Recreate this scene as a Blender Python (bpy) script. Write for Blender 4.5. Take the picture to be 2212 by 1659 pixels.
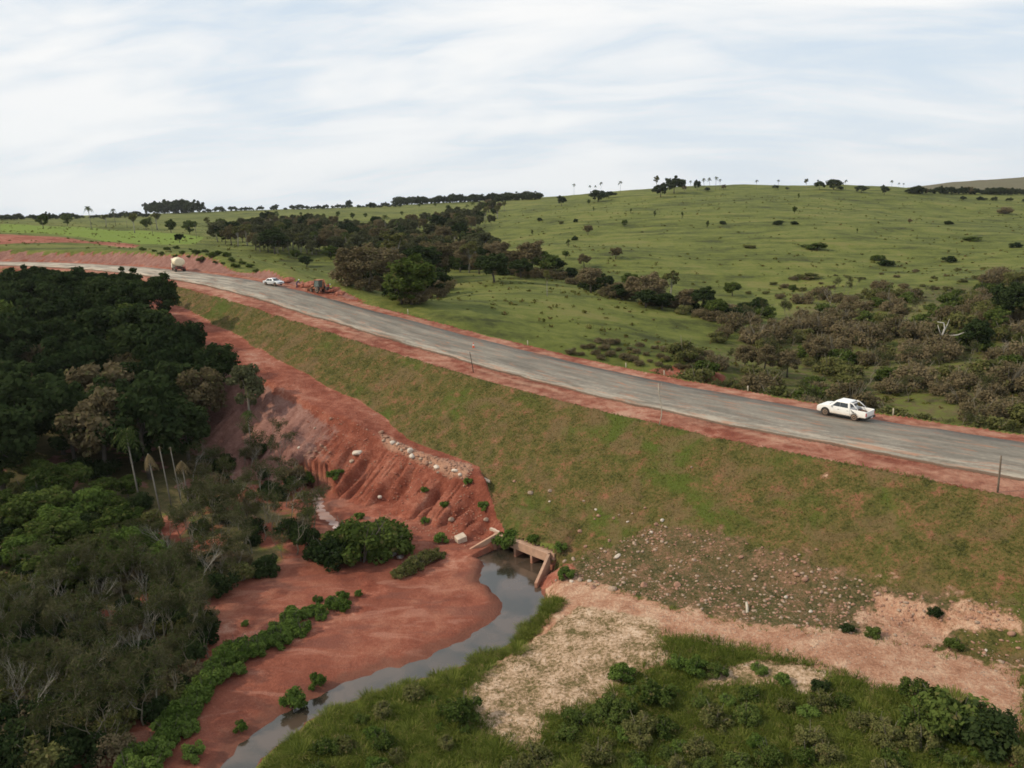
import bpy, bmesh, math, random
import numpy as np
from mathutils import Vector, Matrix, Quaternion

for _o in list(bpy.data.objects):
    bpy.data.objects.remove(_o)
scene = bpy.context.scene
COL = scene.collection
R = math.radians

# ------------------------------------------------------------------ camera
CAM_Z = 32.4                       # metres above the stream
IMG_W, IMG_H, FPX = 2212.0, 1659.0, 1683.0
PITCH, ROLL = R(13.2), R(1.6)
f0 = np.array([0, math.cos(PITCH), -math.sin(PITCH)])
u0 = np.array([0, math.sin(PITCH), math.cos(PITCH)])
r0 = np.array([1.0, 0, 0])
CR = r0 * math.cos(ROLL) - u0 * math.sin(ROLL)
CU = u0 * math.cos(ROLL) + r0 * math.sin(ROLL)
cam_data = bpy.data.cameras.new('camera')
cam = bpy.data.objects.new('camera', cam_data)
COL.objects.link(cam)
m3 = Matrix(((CR[0], CU[0], -f0[0]), (CR[1], CU[1], -f0[1]), (CR[2], CU[2], -f0[2])))
cam.matrix_world = Matrix.Translation((0, 0, CAM_Z)) @ m3.to_4x4()
cam_data.sensor_fit = 'HORIZONTAL'
cam_data.sensor_width = 36.0
cam_data.lens = 36.0 * FPX / IMG_W
cam_data.clip_start = 0.5
cam_data.clip_end = 12000
scene.camera = cam

# ------------------------------------------------------------------ sky + sun
SUN_EL = 36.0
SUN_DIR = Vector((-0.99, -0.06, 0.0)).normalized()      # horizontal direction towards the sun
SUN_AZ = math.atan2(SUN_DIR.x, SUN_DIR.y)               # from +Y, clockwise
world = bpy.data.worlds.new('World')
scene.world = world
world.use_nodes = True
wn = world.node_tree
wn.nodes.clear()


def node(nt, typ, ins=None, **props):
    n = nt.nodes.new(typ)
    for k, v in props.items():
        setattr(n, k, v)
    for k, v in (ins or {}).items():
        s = n.inputs[k]
        if isinstance(v, bpy.types.NodeSocket):
            nt.links.new(v, s)
        else:
            s.default_value = v
    return n


def math_n(nt, op, a, b=None, c=None, clamp=False):
    ins = {0: a}
    if b is not None:
        ins[1] = b
    if c is not None:
        ins[2] = c
    return node(nt, 'ShaderNodeMath', ins, operation=op, use_clamp=clamp).outputs[0]


def mix_c(nt, fac, a, b, blend='MIX'):
    n = nt.nodes.new('ShaderNodeMix')
    n.data_type = 'RGBA'
    n.blend_type = blend
    for i, v in ((0, fac), (6, a), (7, b)):
        if isinstance(v, bpy.types.NodeSocket):
            nt.links.new(v, n.inputs[i])
        elif i == 0:
            n.inputs[i].default_value = v
        else:
            n.inputs[i].default_value = (*v[:3], 1)
    return n.outputs[2]


def sstep(nt, v, lo, hi):
    return node(nt, 'ShaderNodeMapRange', {0: v, 1: lo, 2: hi, 3: 0.0, 4: 1.0},
                interpolation_type='SMOOTHSTEP').outputs[0]


def noise(nt, vec, scale, detail=4.0, rough=0.55, dist=0.0):
    return node(nt, 'ShaderNodeTexNoise', {'Vector': vec, 'Scale': scale, 'Detail': detail,
                                           'Roughness': rough, 'Distortion': dist}).outputs[0]


def ramp(nt, fac, stops):
    n = node(nt, 'ShaderNodeValToRGB', {0: fac})
    cr = n.color_ramp
    while len(cr.elements) < len(stops):
        cr.elements.new(0.5)
    for e, (p, c) in zip(cr.elements, stops):
        e.position = p
        e.color = (*c, 1)
    return n.outputs[0]


sky = node(wn, 'ShaderNodeTexSky', sky_type='NISHITA', sun_disc=False, sun_elevation=R(SUN_EL),
           sun_rotation=SUN_AZ, altitude=300.0, air_density=1.0, dust_density=2.5, ozone_density=1.0)
sky_rgb = mix_c(wn, 1.0, sky.outputs[0], (0.11, 0.11, 0.11), 'MULTIPLY')
tc = node(wn, 'ShaderNodeTexCoord').outputs['Generated']
sep = node(wn, 'ShaderNodeSeparateXYZ', {0: tc})
zc = math_n(wn, 'MAXIMUM', sep.outputs[2], 0.0)
den = math_n(wn, 'ADD', zc, 0.30)
cx = math_n(wn, 'DIVIDE', sep.outputs[0], den)
cy = math_n(wn, 'DIVIDE', sep.outputs[1], den)
pc = node(wn, 'ShaderNodeCombineXYZ', {0: math_n(wn, 'MULTIPLY', cx, 0.42), 1: math_n(wn, 'ADD', cy, math_n(wn, 'MULTIPLY', cx, 0.10)), 2: 0.0}).outputs[0]
ca = noise(wn, pc, 1.5, 6.0, 0.52, 0.6)
cb = noise(wn, pc, 5.0, 5.0, 0.55, 0.8)
cc = math_n(wn, 'ADD', math_n(wn, 'MULTIPLY', ca, 0.72), math_n(wn, 'MULTIPLY', cb, 0.28))
cover = sstep(wn, cc, 0.38, 0.57)
cover = math_n(wn, 'MULTIPLY', cover, 0.95)
cloud_rgb = ramp(wn, cc, [(0.35, (0.94, 1.02, 1.08)), (0.46, (1.06, 1.09, 1.11)), (0.57, (1.18, 1.18, 1.17))])
thin = mix_c(wn, 0.92, sky_rgb, (0.80, 0.94, 1.08))
skyc = mix_c(wn, cover, thin, cloud_rgb)
skyc = mix_c(wn, math_n(wn, 'MULTIPLY', sstep(wn, zc, 0.22, 0.0), 0.55), skyc, (1.02, 1.07, 1.10))
bg = node(wn, 'ShaderNodeBackground', {0: skyc, 1: 1.0})
wo = node(wn, 'ShaderNodeOutputWorld', {0: bg.outputs[0]})
try:
    world.cycles.sampling_method = 'MANUAL'
    world.cycles.sample_map_resolution = 512
except Exception:
    pass

sun_data = bpy.data.lights.new('sun', 'SUN')
sun_data.energy = 4.1
sun_data.angle = R(1.2)
sun_data.color = (1.0, 0.86, 0.66)
sun = bpy.data.objects.new('sun', sun_data)
COL.objects.link(sun)
sd = Vector((SUN_DIR.x * math.cos(R(SUN_EL)), SUN_DIR.y * math.cos(R(SUN_EL)), math.sin(R(SUN_EL))))
sun.rotation_euler = sd.to_track_quat('Z', 'Y').to_euler()
sun.location = (-60, -20, 90)

vs = scene.view_settings
vs.view_transform = 'Standard'
vs.look = 'None'
vs.exposure = -0.26
vs.gamma = 1.0
vs.use_curve_mapping = False
scene.render.engine = 'CYCLES'
scene.cycles.use_denoising = True
scene.cycles.max_bounces = 6
scene.cycles.diffuse_bounces = 3
scene.cycles.filter_width = 1.7


# ------------------------------------------------------------------ small helpers
def ray(px, py):
    return f0 + CR * ((px - IMG_W / 2) / FPX) + CU * ((IMG_H / 2 - py) / FPX)


def at_d(px, py, d):
    """point at axial distance d along the line of sight through a photograph position"""
    return ray(px, py) * d + np.array([0, 0, CAM_Z])


def _h(ix, iy, s):
    a = np.sin(ix * 127.1 + iy * 311.7 + s * 74.7) * 43758.5453
    return a - np.floor(a)


def vnoise(x, y, s=0):
    x = np.asarray(x, float); y = np.asarray(y, float)
    ix = np.floor(x); iy = np.floor(y)
    fx = x - ix; fy = y - iy
    fx = fx * fx * (3 - 2 * fx); fy = fy * fy * (3 - 2 * fy)
    a = _h(ix, iy, s); b = _h(ix + 1, iy, s); c = _h(ix, iy + 1, s); d = _h(ix + 1, iy + 1, s)
    return (a * (1 - fx) + b * fx) * (1 - fy) + (c * (1 - fx) + d * fx) * fy


def fbm(x, y, o=4, s=0):
    t = 0.0; a = 0.5
    for k in range(o):
        t = t + a * vnoise(x * 2 ** k + 17.3 * k, y * 2 ** k - 9.1 * k, s + k)
        a *= 0.5
    return t / (1 - 0.5 ** o)          # 0..1


def ss(v, lo, hi):
    t = np.clip((v - lo) / (hi - lo), 0, 1)
    return t * t * (3 - 2 * t)


def tag(o, label=None, cat=None, group=None, kind=None):
    if label: o['label'] = label
    if cat: o['category'] = cat
    if group: o['group'] = group
    if kind: o['kind'] = kind
    return o


def link(o, parent=None):
    COL.objects.link(o)
    if parent is not None:
        o.parent = parent
    return o


def empty(name, loc, rz=0.0):
    o = bpy.data.objects.new(name, None)
    o.empty_display_size = 0.5
    COL.objects.link(o)
    o.location = loc
    o.rotation_euler = (0, 0, rz)
    return o


def np_mesh(name, V, F, mats=None, smooth=False, fmat=None):
    """V (n,3), F (m,3) or (m,4) arrays -> mesh datablock"""
    V = np.asarray(V, np.float32); F = np.asarray(F, np.int32)
    k = F.shape[1]
    me = bpy.data.meshes.new(name)
    me.vertices.add(len(V)); me.vertices.foreach_set('co', V.ravel())
    me.loops.add(F.size); me.loops.foreach_set('vertex_index', F.ravel())
    me.polygons.add(len(F))
    me.polygons.foreach_set('loop_start', np.arange(0, F.size, k, dtype=np.int32))
    me.polygons.foreach_set('loop_total', np.full(len(F), k, np.int32))
    for m in (mats or []):
        me.materials.append(m)
    if fmat is not None:
        me.polygons.foreach_set('material_index', np.asarray(fmat, np.int32))
    if smooth:
        me.polygons.foreach_set('use_smooth', np.ones(len(F), bool))
    me.update(calc_edges=True)
    return me


class MB:
    """collects polygons of one part; build() links them as one mesh object"""
    def __init__(self):
        self.v = []; self.f = []; self.m = []

    def add(self, vs_, fs_, mi=0):
        b = len(self.v)
        self.v += [tuple(p) for p in vs_]
        self.f += [tuple(b + i for i in q) for q in fs_]
        self.m += [mi] * len(fs_)
        return self

    def box(self, x0, x1, y0, y1, z0, z1, mi=0):
        return self.add([(x0, y0, z0), (x1, y0, z0), (x1, y1, z0), (x0, y1, z0), (x0, y0, z1), (x1, y0, z1), (x1, y1, z1), (x0, y1, z1)],
                        [(0, 3, 2, 1), (4, 5, 6, 7), (0, 1, 5, 4), (1, 2, 6, 5), (2, 3, 7, 6), (3, 0, 4, 7)], mi)

    def prism(self, outline, y0, y1, mi=0, in0=0.0, in1=0.0):
        """outline in x,z extruded along y"""
        n = len(outline)
        vs_ = [(x, y0, z) for x, z in outline] + [(x, y1, z) for x, z in outline]
        fs_ = [tuple(range(n))[::-1], tuple(range(n, 2 * n))]
        fs_ = [tuple(range(n)), tuple(range(2 * n - 1, n - 1, -1))] + [((i + 1) % n, i, n + i, n + (i + 1) % n) for i in range(n)]
        return self.add(vs_, fs_, mi)

    def tube(self, pts, rad, sides=6, mi=0, cap=True):
        pts = [Vector(p) for p in pts]
        if not hasattr(rad, '__len__'):
            rad = [rad] * len(pts)
        vs_ = []
        for i, p in enumerate(pts):
            d = (pts[min(i + 1, len(pts) - 1)] - pts[max(i - 1, 0)]).normalized()
            a = d.orthogonal().normalized() if abs(d.z) > 0.95 else d.cross(Vector((0, 0, 1))).normalized()
            b = d.cross(a)
            for k in range(sides):
                t = 2 * math.pi * k / sides
                vs_.append(p + (a * math.cos(t) + b * math.sin(t)) * rad[i])
        fs_ = []
        for i in range(len(pts) - 1):
            for k in range(sides):
                k2 = (k + 1) % sides
                fs_.append((i * sides + k, i * sides + k2, (i + 1) * sides + k2, (i + 1) * sides + k))
        if cap:
            fs_.append(tuple(range(sides))[::-1]); fs_.append(tuple(range((len(pts) - 1) * sides, len(pts) * sides)))
        return self.add(vs_, fs_, mi)

    def lathe(self, c, axis, prof, sides=20, mi=0):
        """prof: (offset along axis, radius)"""
        ax = Vector(axis).normalized(); a = ax.orthogonal().normalized(); b = ax.cross(a)
        vs_ = []
        for o, r in prof:
            for k in range(sides):
                t = 2 * math.pi * k / sides
                vs_.append(Vector(c) + ax * o + (a * math.cos(t) + b * math.sin(t)) * max(r, 1e-4))
        fs_ = []
        for i in range(len(prof) - 1):
            for k in range(sides):
                k2 = (k + 1) % sides
                fs_.append((i * sides + k, i * sides + k2, (i + 1) * sides + k2, (i + 1) * sides + k))
        fs_.append(tuple(range(sides))[::-1]); fs_.append(tuple(range((len(prof) - 1) * sides, len(prof) * sides)))
        return self.add(vs_, fs_, mi)

    def mesh(self, name, mats, smooth=False):
        me = bpy.data.meshes.new(name)
        me.from_pydata(self.v, [], self.f)
        for m in (mats if isinstance(mats, (list, tuple)) else [mats]):
            me.materials.append(m)
        me.polygons.foreach_set('material_index', np.array(self.m, np.int32))
        if smooth:
            me.polygons.foreach_set('use_smooth', np.ones(len(self.f), bool))
        bm = bmesh.new(); bm.from_mesh(me)
        bmesh.ops.recalc_face_normals(bm, faces=bm.faces)
        bm.to_mesh(me); bm.free()
        me.update()
        return me

    def build(self, name, mats, parent=None, smooth=False, bevel=0.0, seg=2):
        o = bpy.data.objects.new(name, self.mesh(name, mats, smooth))
        link(o, parent)
        if bevel:
            b = o.modifiers.new('bevel', 'BEVEL'); b.width = bevel; b.segments = seg; b.limit_method = 'ANGLE'; b.angle_limit = R(30)
            o.data.polygons.foreach_set('use_smooth', np.ones(len(o.data.polygons), bool))
            w = o.modifiers.new('wn', 'WEIGHTED_NORMAL')
        return o


# ------------------------------------------------------------------ materials
MATS = {}


def pmat(name, col, rough=0.7, var=0.12, scale=3.0, metallic=0.0, bump=0.0, dust=None, dust_h=None, spec=0.4):
    """painted / solid material with fine procedural variation"""
    m = bpy.data.materials.new(name); m.use_nodes = True
    nt = m.node_tree; bs = nt.nodes['Principled BSDF']
    pos = node(nt, 'ShaderNodeTexCoord').outputs['Object']
    n = noise(nt, pos, scale, 5.0, 0.6)
    dark = tuple(c * (1 - var) for c in col); lite = tuple(min(1, c * (1 + var)) for c in col)
    c = ramp(nt, n, [(0.3, dark), (0.7, lite)])
    if dust is not None:
        z = node(nt, 'ShaderNodeSeparateXYZ', {0: pos}).outputs[2]
        k = math_n(nt, 'ADD', z, math_n(nt, 'MULTIPLY', math_n(nt, 'SUBTRACT', n, 0.5), 0.35))
        fac = sstep(nt, k, dust_h[1], dust_h[0])
        c = mix_c(nt, math_n(nt, 'MULTIPLY', fac, dust_h[2]), c, dust)
    nt.links.new(c, bs.inputs['Base Color'])
    bs.inputs['Roughness'].default_value = rough
    bs.inputs['Metallic'].default_value = metallic
    bs.inputs['Specular IOR Level'].default_value = spec
    if bump:
        b = node(nt, 'ShaderNodeBump', {'Height': noise(nt, pos, scale * 4, 5.0), 'Strength': bump, 'Distance': 0.05})
        nt.links.new(b.outputs[0], bs.inputs['Normal'])
    MATS[name] = m
    return m


def leafmat(name, dark, lite, dry=None, dry_amt=0.0, trans=0.25):
    m = bpy.data.materials.new(name); m.use_nodes = True
    nt = m.node_tree; nt.nodes.clear()
    isl = node(nt, 'ShaderNodeNewGeometry').outputs['Random Per Island']
    rnd = node(nt, 'ShaderNodeObjectInfo').outputs['Random']
    pos = node(nt, 'ShaderNodeTexCoord').outputs['Object']
    big = noise(nt, pos, 0.55, 3.0)
    k = math_n(nt, 'ADD', math_n(nt, 'MULTIPLY', isl, 0.5), math_n(nt, 'ADD', math_n(nt, 'MULTIPLY', rnd, 0.45), math_n(nt, 'MULTIPLY', math_n(nt, 'SUBTRACT', big, 0.5), 0.9)))
    c = ramp(nt, k, [(0.1, dark), (0.9, lite)])
    if dry is not None:
        k2 = math_n(nt, 'ADD', math_n(nt, 'MULTIPLY', noise(nt, pos, 1.3, 2.0), 0.8), math_n(nt, 'MULTIPLY', isl, 0.4))
        c = mix_c(nt, sstep(nt, k2, 0.85 - dry_amt, 1.0 - dry_amt), c, dry)
    d = node(nt, 'ShaderNodeBsdfDiffuse', {0: c, 1: 0.6})
    t = node(nt, 'ShaderNodeBsdfTranslucent', {0: c})
    mx = node(nt, 'ShaderNodeMixShader', {0: trans, 1: d.outputs[0], 2: t.outputs[0]})
    node(nt, 'ShaderNodeOutputMaterial', {0: mx.outputs[0]})
    MATS[name] = m
    return m


M_BARK = pmat('bark', (0.10, 0.085, 0.07), 0.9, 0.35, 2.0)
M_PALEBARK = pmat('pale_bark', (0.26, 0.24, 0.20), 0.9, 0.3, 1.5)
M_GREYTWIG = pmat('grey_twig', (0.17, 0.15, 0.11), 0.9, 0.3, 1.0)
M_DEADWOOD = pmat('dead_wood', (0.50, 0.47, 0.42), 0.9, 0.2, 1.5)
M_PALMTRUNK = pmat('palm_trunk', (0.17, 0.155, 0.13), 0.9, 0.3, 2.0)
L_DARK = leafmat('leaf_dark', (0.017, 0.030, 0.011), (0.055, 0.078, 0.028), (0.07, 0.062, 0.032), 0.03)
L_MID = leafmat('leaf_mid', (0.040, 0.063, 0.014), (0.125, 0.165, 0.042), (0.15, 0.13, 0.05), 0.10)
L_LUSH = leafmat('leaf_lush', (0.050, 0.085, 0.016), (0.15, 0.215, 0.05), (0.16, 0.16, 0.055), 0.04)
L_BROWN = leafmat('leaf_brown', (0.105, 0.085, 0.044), (0.255, 0.200, 0.118), (0.12, 0.12, 0.045), 0.16)
L_OLIVE = leafmat('leaf_olive', (0.075, 0.084, 0.026), (0.195, 0.195, 0.07), (0.20, 0.15, 0.08), 0.12)
L_WOOD = leafmat('leaf_wood', (0.050, 0.058, 0.026), (0.135, 0.140, 0.070), (0.15, 0.125, 0.085), 0.10)
L_FAR = leafmat('leaf_far', (0.028, 0.040, 0.020), (0.070, 0.088, 0.040), (0.085, 0.08, 0.048), 0.06)
L_PALM = leafmat('leaf_palm', (0.035, 0.055, 0.016), (0.10, 0.125, 0.04), (0.16, 0.14, 0.06), 0.12)
L_DEADPALM = leafmat('leaf_dead_palm', (0.12, 0.09, 0.045), (0.26, 0.20, 0.11))
L_GRASS = leafmat('leaf_grass', (0.080, 0.110, 0.018), (0.25, 0.28, 0.065), (0.32, 0.26, 0.11), 0.10, 0.35)
L_TURF = leafmat('leaf_turf', (0.038, 0.050, 0.010), (0.155, 0.150, 0.038), (0.18, 0.115, 0.055), 0.18, 0.3)
L_TWIGGREY = leafmat('leaf_grey', (0.042, 0.044, 0.018), (0.125, 0.115, 0.062), (0.050, 0.072, 0.018), 0.24)

# ------------------------------------------------------------------ terrain model
# natural ground: world points, plus far points given by line of sight and distance
NAT = [
    # stream flat below the embankment
    (-18, 76, .4), (-10.8, 68, .35), (-13, 61, .35), (-25, 60, .5), (-22, 47, .45), (-24, 42, .5), (-3, 57, .3), (-5, 64, .3), (-8, 72, .4),
    (-26, 94, .6), (-29, 100, 1.0), (-38, 84, .9), (-43, 84, 1.3), (-31, 40, .8), (-44, 61, 1.1), (-34, 70, .7), (-15, 53, .35), (-14, 84, .6), (-20, 34, .5),
    (-33, 52, .7), (-28, 76, .6), (-2, 72, .6),
    # forest floor, left
    (-60, 90, 2.6), (-55, 75, 2.0), (-65, 60, 2.4), (-50, 40, 2.0), (-80, 130, 7), (-100, 170, 11.5), (-60, 120, 4.5), (-45, 108, 2.5), (-80, 90, 5),
    (-100, 120, 8), (-130, 200, 15), (-120, 80, 8), (-120, 30, 8), (-160, 150, 13), (-200, 200, 18), (-40, 15, 3), (-80, -10, 6), (-68, 145, 6.5),
    # right foreground
    (2.4, 60, .9), (9.6, 52.3, 2.2), (18.7, 47.3, 3.4), (28.9, 39.4, 4.0), (26.7, 35.9, 4), (-0.7, 46, 1.3), (-3.6, 42.3, 1.3), (10.9, 43.2, 2.2),
    (16.4, 42.3, 3), (11.9, 36.5, 2.2), (25, 33, 4), (-3.4, 38.3, 1.2), (-9.5, 38, 1.0), (-6.5, 46, .9), (4, 30, 1.6), (30, 20, 4.5), (60, 0, 7),
    (0, 10, 2.5), (-16, 24, 1.2), (6, 62, 1.6), (40, 30, 5), (10, 66, 2.5), (20, 58, 3.6), (2.0, 53, 1.3),
    # upstream valley beyond the road
    (28, 102, 4.4), (45, 95, 4.8), (62, 110, 5.4), (42, 125, 5.6), (75, 140, 6.2), (92, 172, 7.5), (80, 80, 6.5), (110, 110, 9), (120, 60, 12), (130, 0, 14), (140, 160, 11),
    (20, 112, 6.4), (12, 118, 8.6),
    (400, 0, 26), (400, -300, 30), (-400, -300, 28), (-400, 0, 26), (0, -300, 20), (-300, 120, 22), (0, -80, 8),
]
NAT_PX = [
    (1480, 780, 120), (1550, 690, 158), (1400, 720, 138), (1250, 690, 140), (1150, 700, 134), (890, 655, 160), (800, 615, 190), (1000, 640, 165), (1000, 610, 200), (1070, 605, 195),
    (1180, 625, 186), (1400, 662, 166), (1550, 682, 168), (1300, 640, 178), (1100, 590, 222), (1330, 615, 215), (1480, 640, 205), (1620, 640, 205),
    (1500, 580, 240), (1350, 560, 250), (1200, 540, 275), (1500, 530, 285), (1500, 480, 345), (1250, 470, 380), (1440, 420, 500), (1240, 426, 560), (1640, 409, 520), (1800, 408, 520), (1960, 408, 540),
    (1800, 655, 186), (2150, 650, 180), (2000, 580, 240), (2212, 580, 235), (1750, 580, 240), (1750, 500, 310), (2100, 480, 375), (1900, 480, 350), (2150, 418, 600), (2212, 440, 480),
    (900, 540, 300), (750, 545, 280), (600, 560, 250), (600, 520, 330), (900, 500, 390), (1050, 475, 450), (1100, 445, 560), (800, 465, 560), (650, 465, 600), (950, 452, 640), (1000, 441, 760),
    (1000, 437, 1000), (700, 450, 1000), (850, 444, 1000), (370, 461, 1000), (500, 457, 900), (200, 470, 800), (0, 474, 700), (1120, 430, 900),
    (0, 481, 440), (100, 489, 400), (200, 500, 370), (300, 510, 340), (0, 503, 300), (150, 510, 300), (300, 526, 285), (420, 530, 290), (420, 560, 228), (450, 500, 420),
    (500, 575, 212), (700, 585, 215), (620, 598, 178), (760, 640, 168), (420, 480, 600), (560, 480, 520),
]
# road centre line (world x, y) and grade
_k = 0.7071
RD = np.array([(150, -48.8), (110, -8.8), (80, 21.2), (42.2, 59.2), (5, 96.2), (-35, 136.0), (-70, 170.8), (-92, 192.2), (-108, 206), (-128, 218.5), (-155, 229), (-190, 237), (-240, 243), (-320, 246), (-420, 244)], float)


def _resample(P, step):
    # Catmull-Rom resample
    out = []
    Q = np.vstack([2 * P[0] - P[1], P, 2 * P[-1] - P[-2]])
    for i in range(1, len(Q) - 2):
        n = max(2, int(np.linalg.norm(Q[i + 1] - Q[i]) / step))
        for t in np.arange(n) / n:
            a, b, c, d = Q[i - 1], Q[i], Q[i + 1], Q[i + 2]
            out.append(0.5 * ((2 * b) + (c - a) * t + (2 * a - 5 * b + 4 * c - d) * t * t + (3 * b - a - 3 * c + d) * t ** 3))
    out.append(P[-1])
    return np.array(out)


RC = _resample(RD, 11.0)
RS = np.concatenate([[0], np.cumsum(np.linalg.norm(np.diff(RC, axis=0), axis=1))])
S0 = RS[np.argmin(np.hypot(RC[:, 0] - 42.2, RC[:, 1] - 59.2))]     # s = 0 at the right picture edge
RS = RS - S0
ZS = np.array([-140, -70, -30, 0, 20, 39, 54, 75, 90, 103, 118, 128, 140, 155, 178, 214, 259, 330, 520]) * 1.0
ZV = np.array([16, 12.4, 11.2, 10.85, 10.55, 10.85, 11.55, 13.1, 14.4, 15.45, 16.85, 17.5, 18.1, 18.5, 18.65, 18.65, 19.2, 20.0, 22.5])


def smooth_interp(x, xs, vs_):
    t = np.linspace(xs[0], xs[-1], 900)
    v = np.interp(t, xs, vs_)
    k = np.hanning(31); k /= k.sum()
    v = np.convolve(np.pad(v, 15, mode='edge'), k, mode='valid')
    return np.interp(x, t, v)



# crest of the cut bank on the far side of the road
for s_, o_, dz_ in ((85, 12, -.2), (95, 13, 0.0), (108, 13, 0.4), (121, 14, 0.9), (142, 15, 1.6), (166, 16, 2.4), (187, 16, 3.0), (210, 16, 3.3), (230, 16, 3.4), (260, 16, 3.4), (300, 16, 3.4)):
    i_ = np.array([np.interp(s_, RS, RC[:, 0]), np.interp(s_, RS, RC[:, 1])]); j_ = np.array([np.interp(s_ + 1, RS, RC[:, 0]), np.interp(s_ + 1, RS, RC[:, 1])])
    d_ = (j_ - i_) / np.linalg.norm(j_ - i_)
    q_ = i_ + np.array([d_[1], -d_[0]]) * o_
    NAT.append((q_[0], q_[1], float(smooth_interp(s_, ZS, ZV)) + dz_))
NP = [list(p) for p in NAT]
for px_, py_, d_ in NAT_PX:
    NP.append(list(at_d(px_, py_, d_)))
for ang in range(0, 360, 20):
    a_ = R(ang)
    for rr_, zz_ in ((1700, 24), (4200, 20)):
        NP.append([math.sin(a_) * rr_, math.cos(a_) * rr_, zz_])
NP = np.array(NP)


def _tps_fit(P, lam=2e-4):
    X = P[:, :2] / 100.0
    r2 = ((X[:, None] - X[None]) ** 2).sum(-1)
    K = 0.5 * r2 * np.log(r2 + 1e-12)
    n = len(X)
    K[np.diag_indices(n)] += lam
    A = np.zeros((n + 3, n + 3))
    A[:n, :n] = K; A[:n, n] = 1; A[:n, n + 1:] = X
    A[n, :n] = 1; A[n + 1:, :n] = X.T
    b = np.zeros(n + 3); b[:n] = P[:, 2]
    return X, np.linalg.solve(A, b)


TX, TW = _tps_fit(NP)


def natural(x, y):
    x = np.asarray(x, float).ravel() / 100.0; y = np.asarray(y, float).ravel() / 100.0
    out = np.empty(len(x))
    n = len(TX)
    for i in range(0, len(x), 20000):
        xs = x[i:i + 20000]; ys = y[i:i + 20000]
        r2 = (xs[:, None] - TX[None, :, 0]) ** 2 + (ys[:, None] - TX[None, :, 1]) ** 2
        out[i:i + 20000] = (0.5 * r2 * np.log(r2 + 1e-12)) @ TW[:n] + TW[n] + TW[n + 1] * xs + TW[n + 2] * ys
    X = x * 100; Y = y * 100
    # long distant ridge on the right
    out += 48 * np.exp(-((Y - 2150) / 420) ** 2) * ss(X, 700, 1700) * (0.75 + 0.5 * fbm(X / 260, Y / 260, 3, 9))
    # soft unevenness of the open land
    far = ss(np.hypot(X, Y), 90, 260)
    out += far * (fbm(X / 42, Y / 42, 4, 3) - 0.5) * 3.2 + (fbm(X / 7, Y / 7, 3, 5) - 0.5) * 0.35
    return out


def road_z(s):
    return smooth_interp(s, ZS, ZV)


def road_coords(x, y):
    """s along the road, o offset: negative on the camera's side"""
    x = np.asarray(x, float).ravel(); y = np.asarray(y, float).ravel()
    far_ = (x < -440) | (x > 190) | (y > 320) | (y < -90)
    if far_.any() and not far_.all():
        s = np.zeros(len(x)); o = np.zeros(len(x))
        s[far_], o[far_] = road_coords(x[far_], y[far_]); s[~far_], o[~far_] = road_coords(x[~far_], y[~far_])
        return s, o
    RCc, RSc = (RC[::5], RS[::5]) if far_.all() and len(x) else (RC, RS)
    best = np.full(len(x), 1e9); bs = np.zeros(len(x)); bo = np.zeros(len(x))
    for i in range(len(RCc) - 1):
        a = RCc[i]; b = RCc[i + 1]; d = b - a; L = math.hypot(*d); d = d / L
        rx = x - a[0]; ry = y - a[1]
        t = np.clip(rx * d[0] + ry * d[1], 0, L)
        qx = rx - d[0] * t; qy = ry - d[1] * t
        dist = np.hypot(qx, qy)
        side = rx * d[1] - ry * d[0]          # right-hand side of travel (away from camera) positive
        m = dist < best
        best[m] = dist[m]; bs[m] = (RSc[i] + t)[m]; bo[m] = np.where(side >= 0, dist, -dist)[m]
    return bs, bo


HW = 5.2                 # half the asphalt
SH_N, SH_F = 4.0, 2.9    # red shoulders, near and far side


def tt(x, y):
    return x - y


# bench (dirt track) on the near slope, in t = x - y
BT = np.array([-270, -235, -210, -170, -139, -108.5, -100, -82.6, -60])
B_OFF = np.array([1.5, 2.5, 3.7, 5.2, 6.6, 7.9, 9.3, 9.4, 9.4])
B_W = np.array([10, 9, 8, 6.5, 6.0, 4.6, 2.2, 1.7, 1.7])

_SW = _resample(np.array([(16, 82, 2.6), (6, 71.5, 2.6), (0.9, 66.2, 2.8), (-0.6, 63.2, 2.5), (0.2, 60.6, 1.9), (0.0, 57.2, 1.4), (-2.3, 53.1, 1.2), (-5.9, 50.4, 1.05), (-9.5, 48.5, 0.95), (-12.7, 46.5, 0.9), (-15, 44.1, 0.95), (-16.9, 40.3, 0.95), (-17.5, 32, 1.2), (-24, 15, 1.5), (-28, -10, 1.6)], float), 1.0)
STREAM = _SW[:, :2]; STREAM_W = _SW[:, 2]
BROOK = _resample(np.array([(-31, 104), (-26.5, 95), (-24.2, 89), (-22.6, 83.5), (-20.8, 79), (-18.5, 75.5), (-15.5, 71.5), (-11.0, 68.0), (-8.0, 66.8)], float), 1.0)
BROOK_W = np.interp(np.arange(len(BROOK)) / (len(BROOK) - 1.0), [0, .25, .6, .8, 1], [.15, .55, .4, .45, .1])


def line_dist(x, y, P, Wd):
    out = np.full(len(x), 1e3)
    lo = P.min(0) - 8; hi = P.max(0) + 8
    m = (x > lo[0]) & (x < hi[0]) & (y > lo[1]) & (y < hi[1])
    xs = x[m]; ys = y[m]
    best = np.full(len(xs), 1e3)
    for i in range(len(P)):
        best = np.minimum(best, np.hypot(xs - P[i, 0], ys - P[i, 1]) - Wd[i])
    out[m] = best
    return out


# culvert mouth: header from HL to HR
HL = np.array([-1.9, 69.0]); HR = np.array([2.75, 64.35])
HU = (HR - HL) / np.linalg.norm(HR - HL); HN = np.array([-_k, -_k])     # outward (towards the stream)
HLEN = np.linalg.norm(HR - HL)


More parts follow.
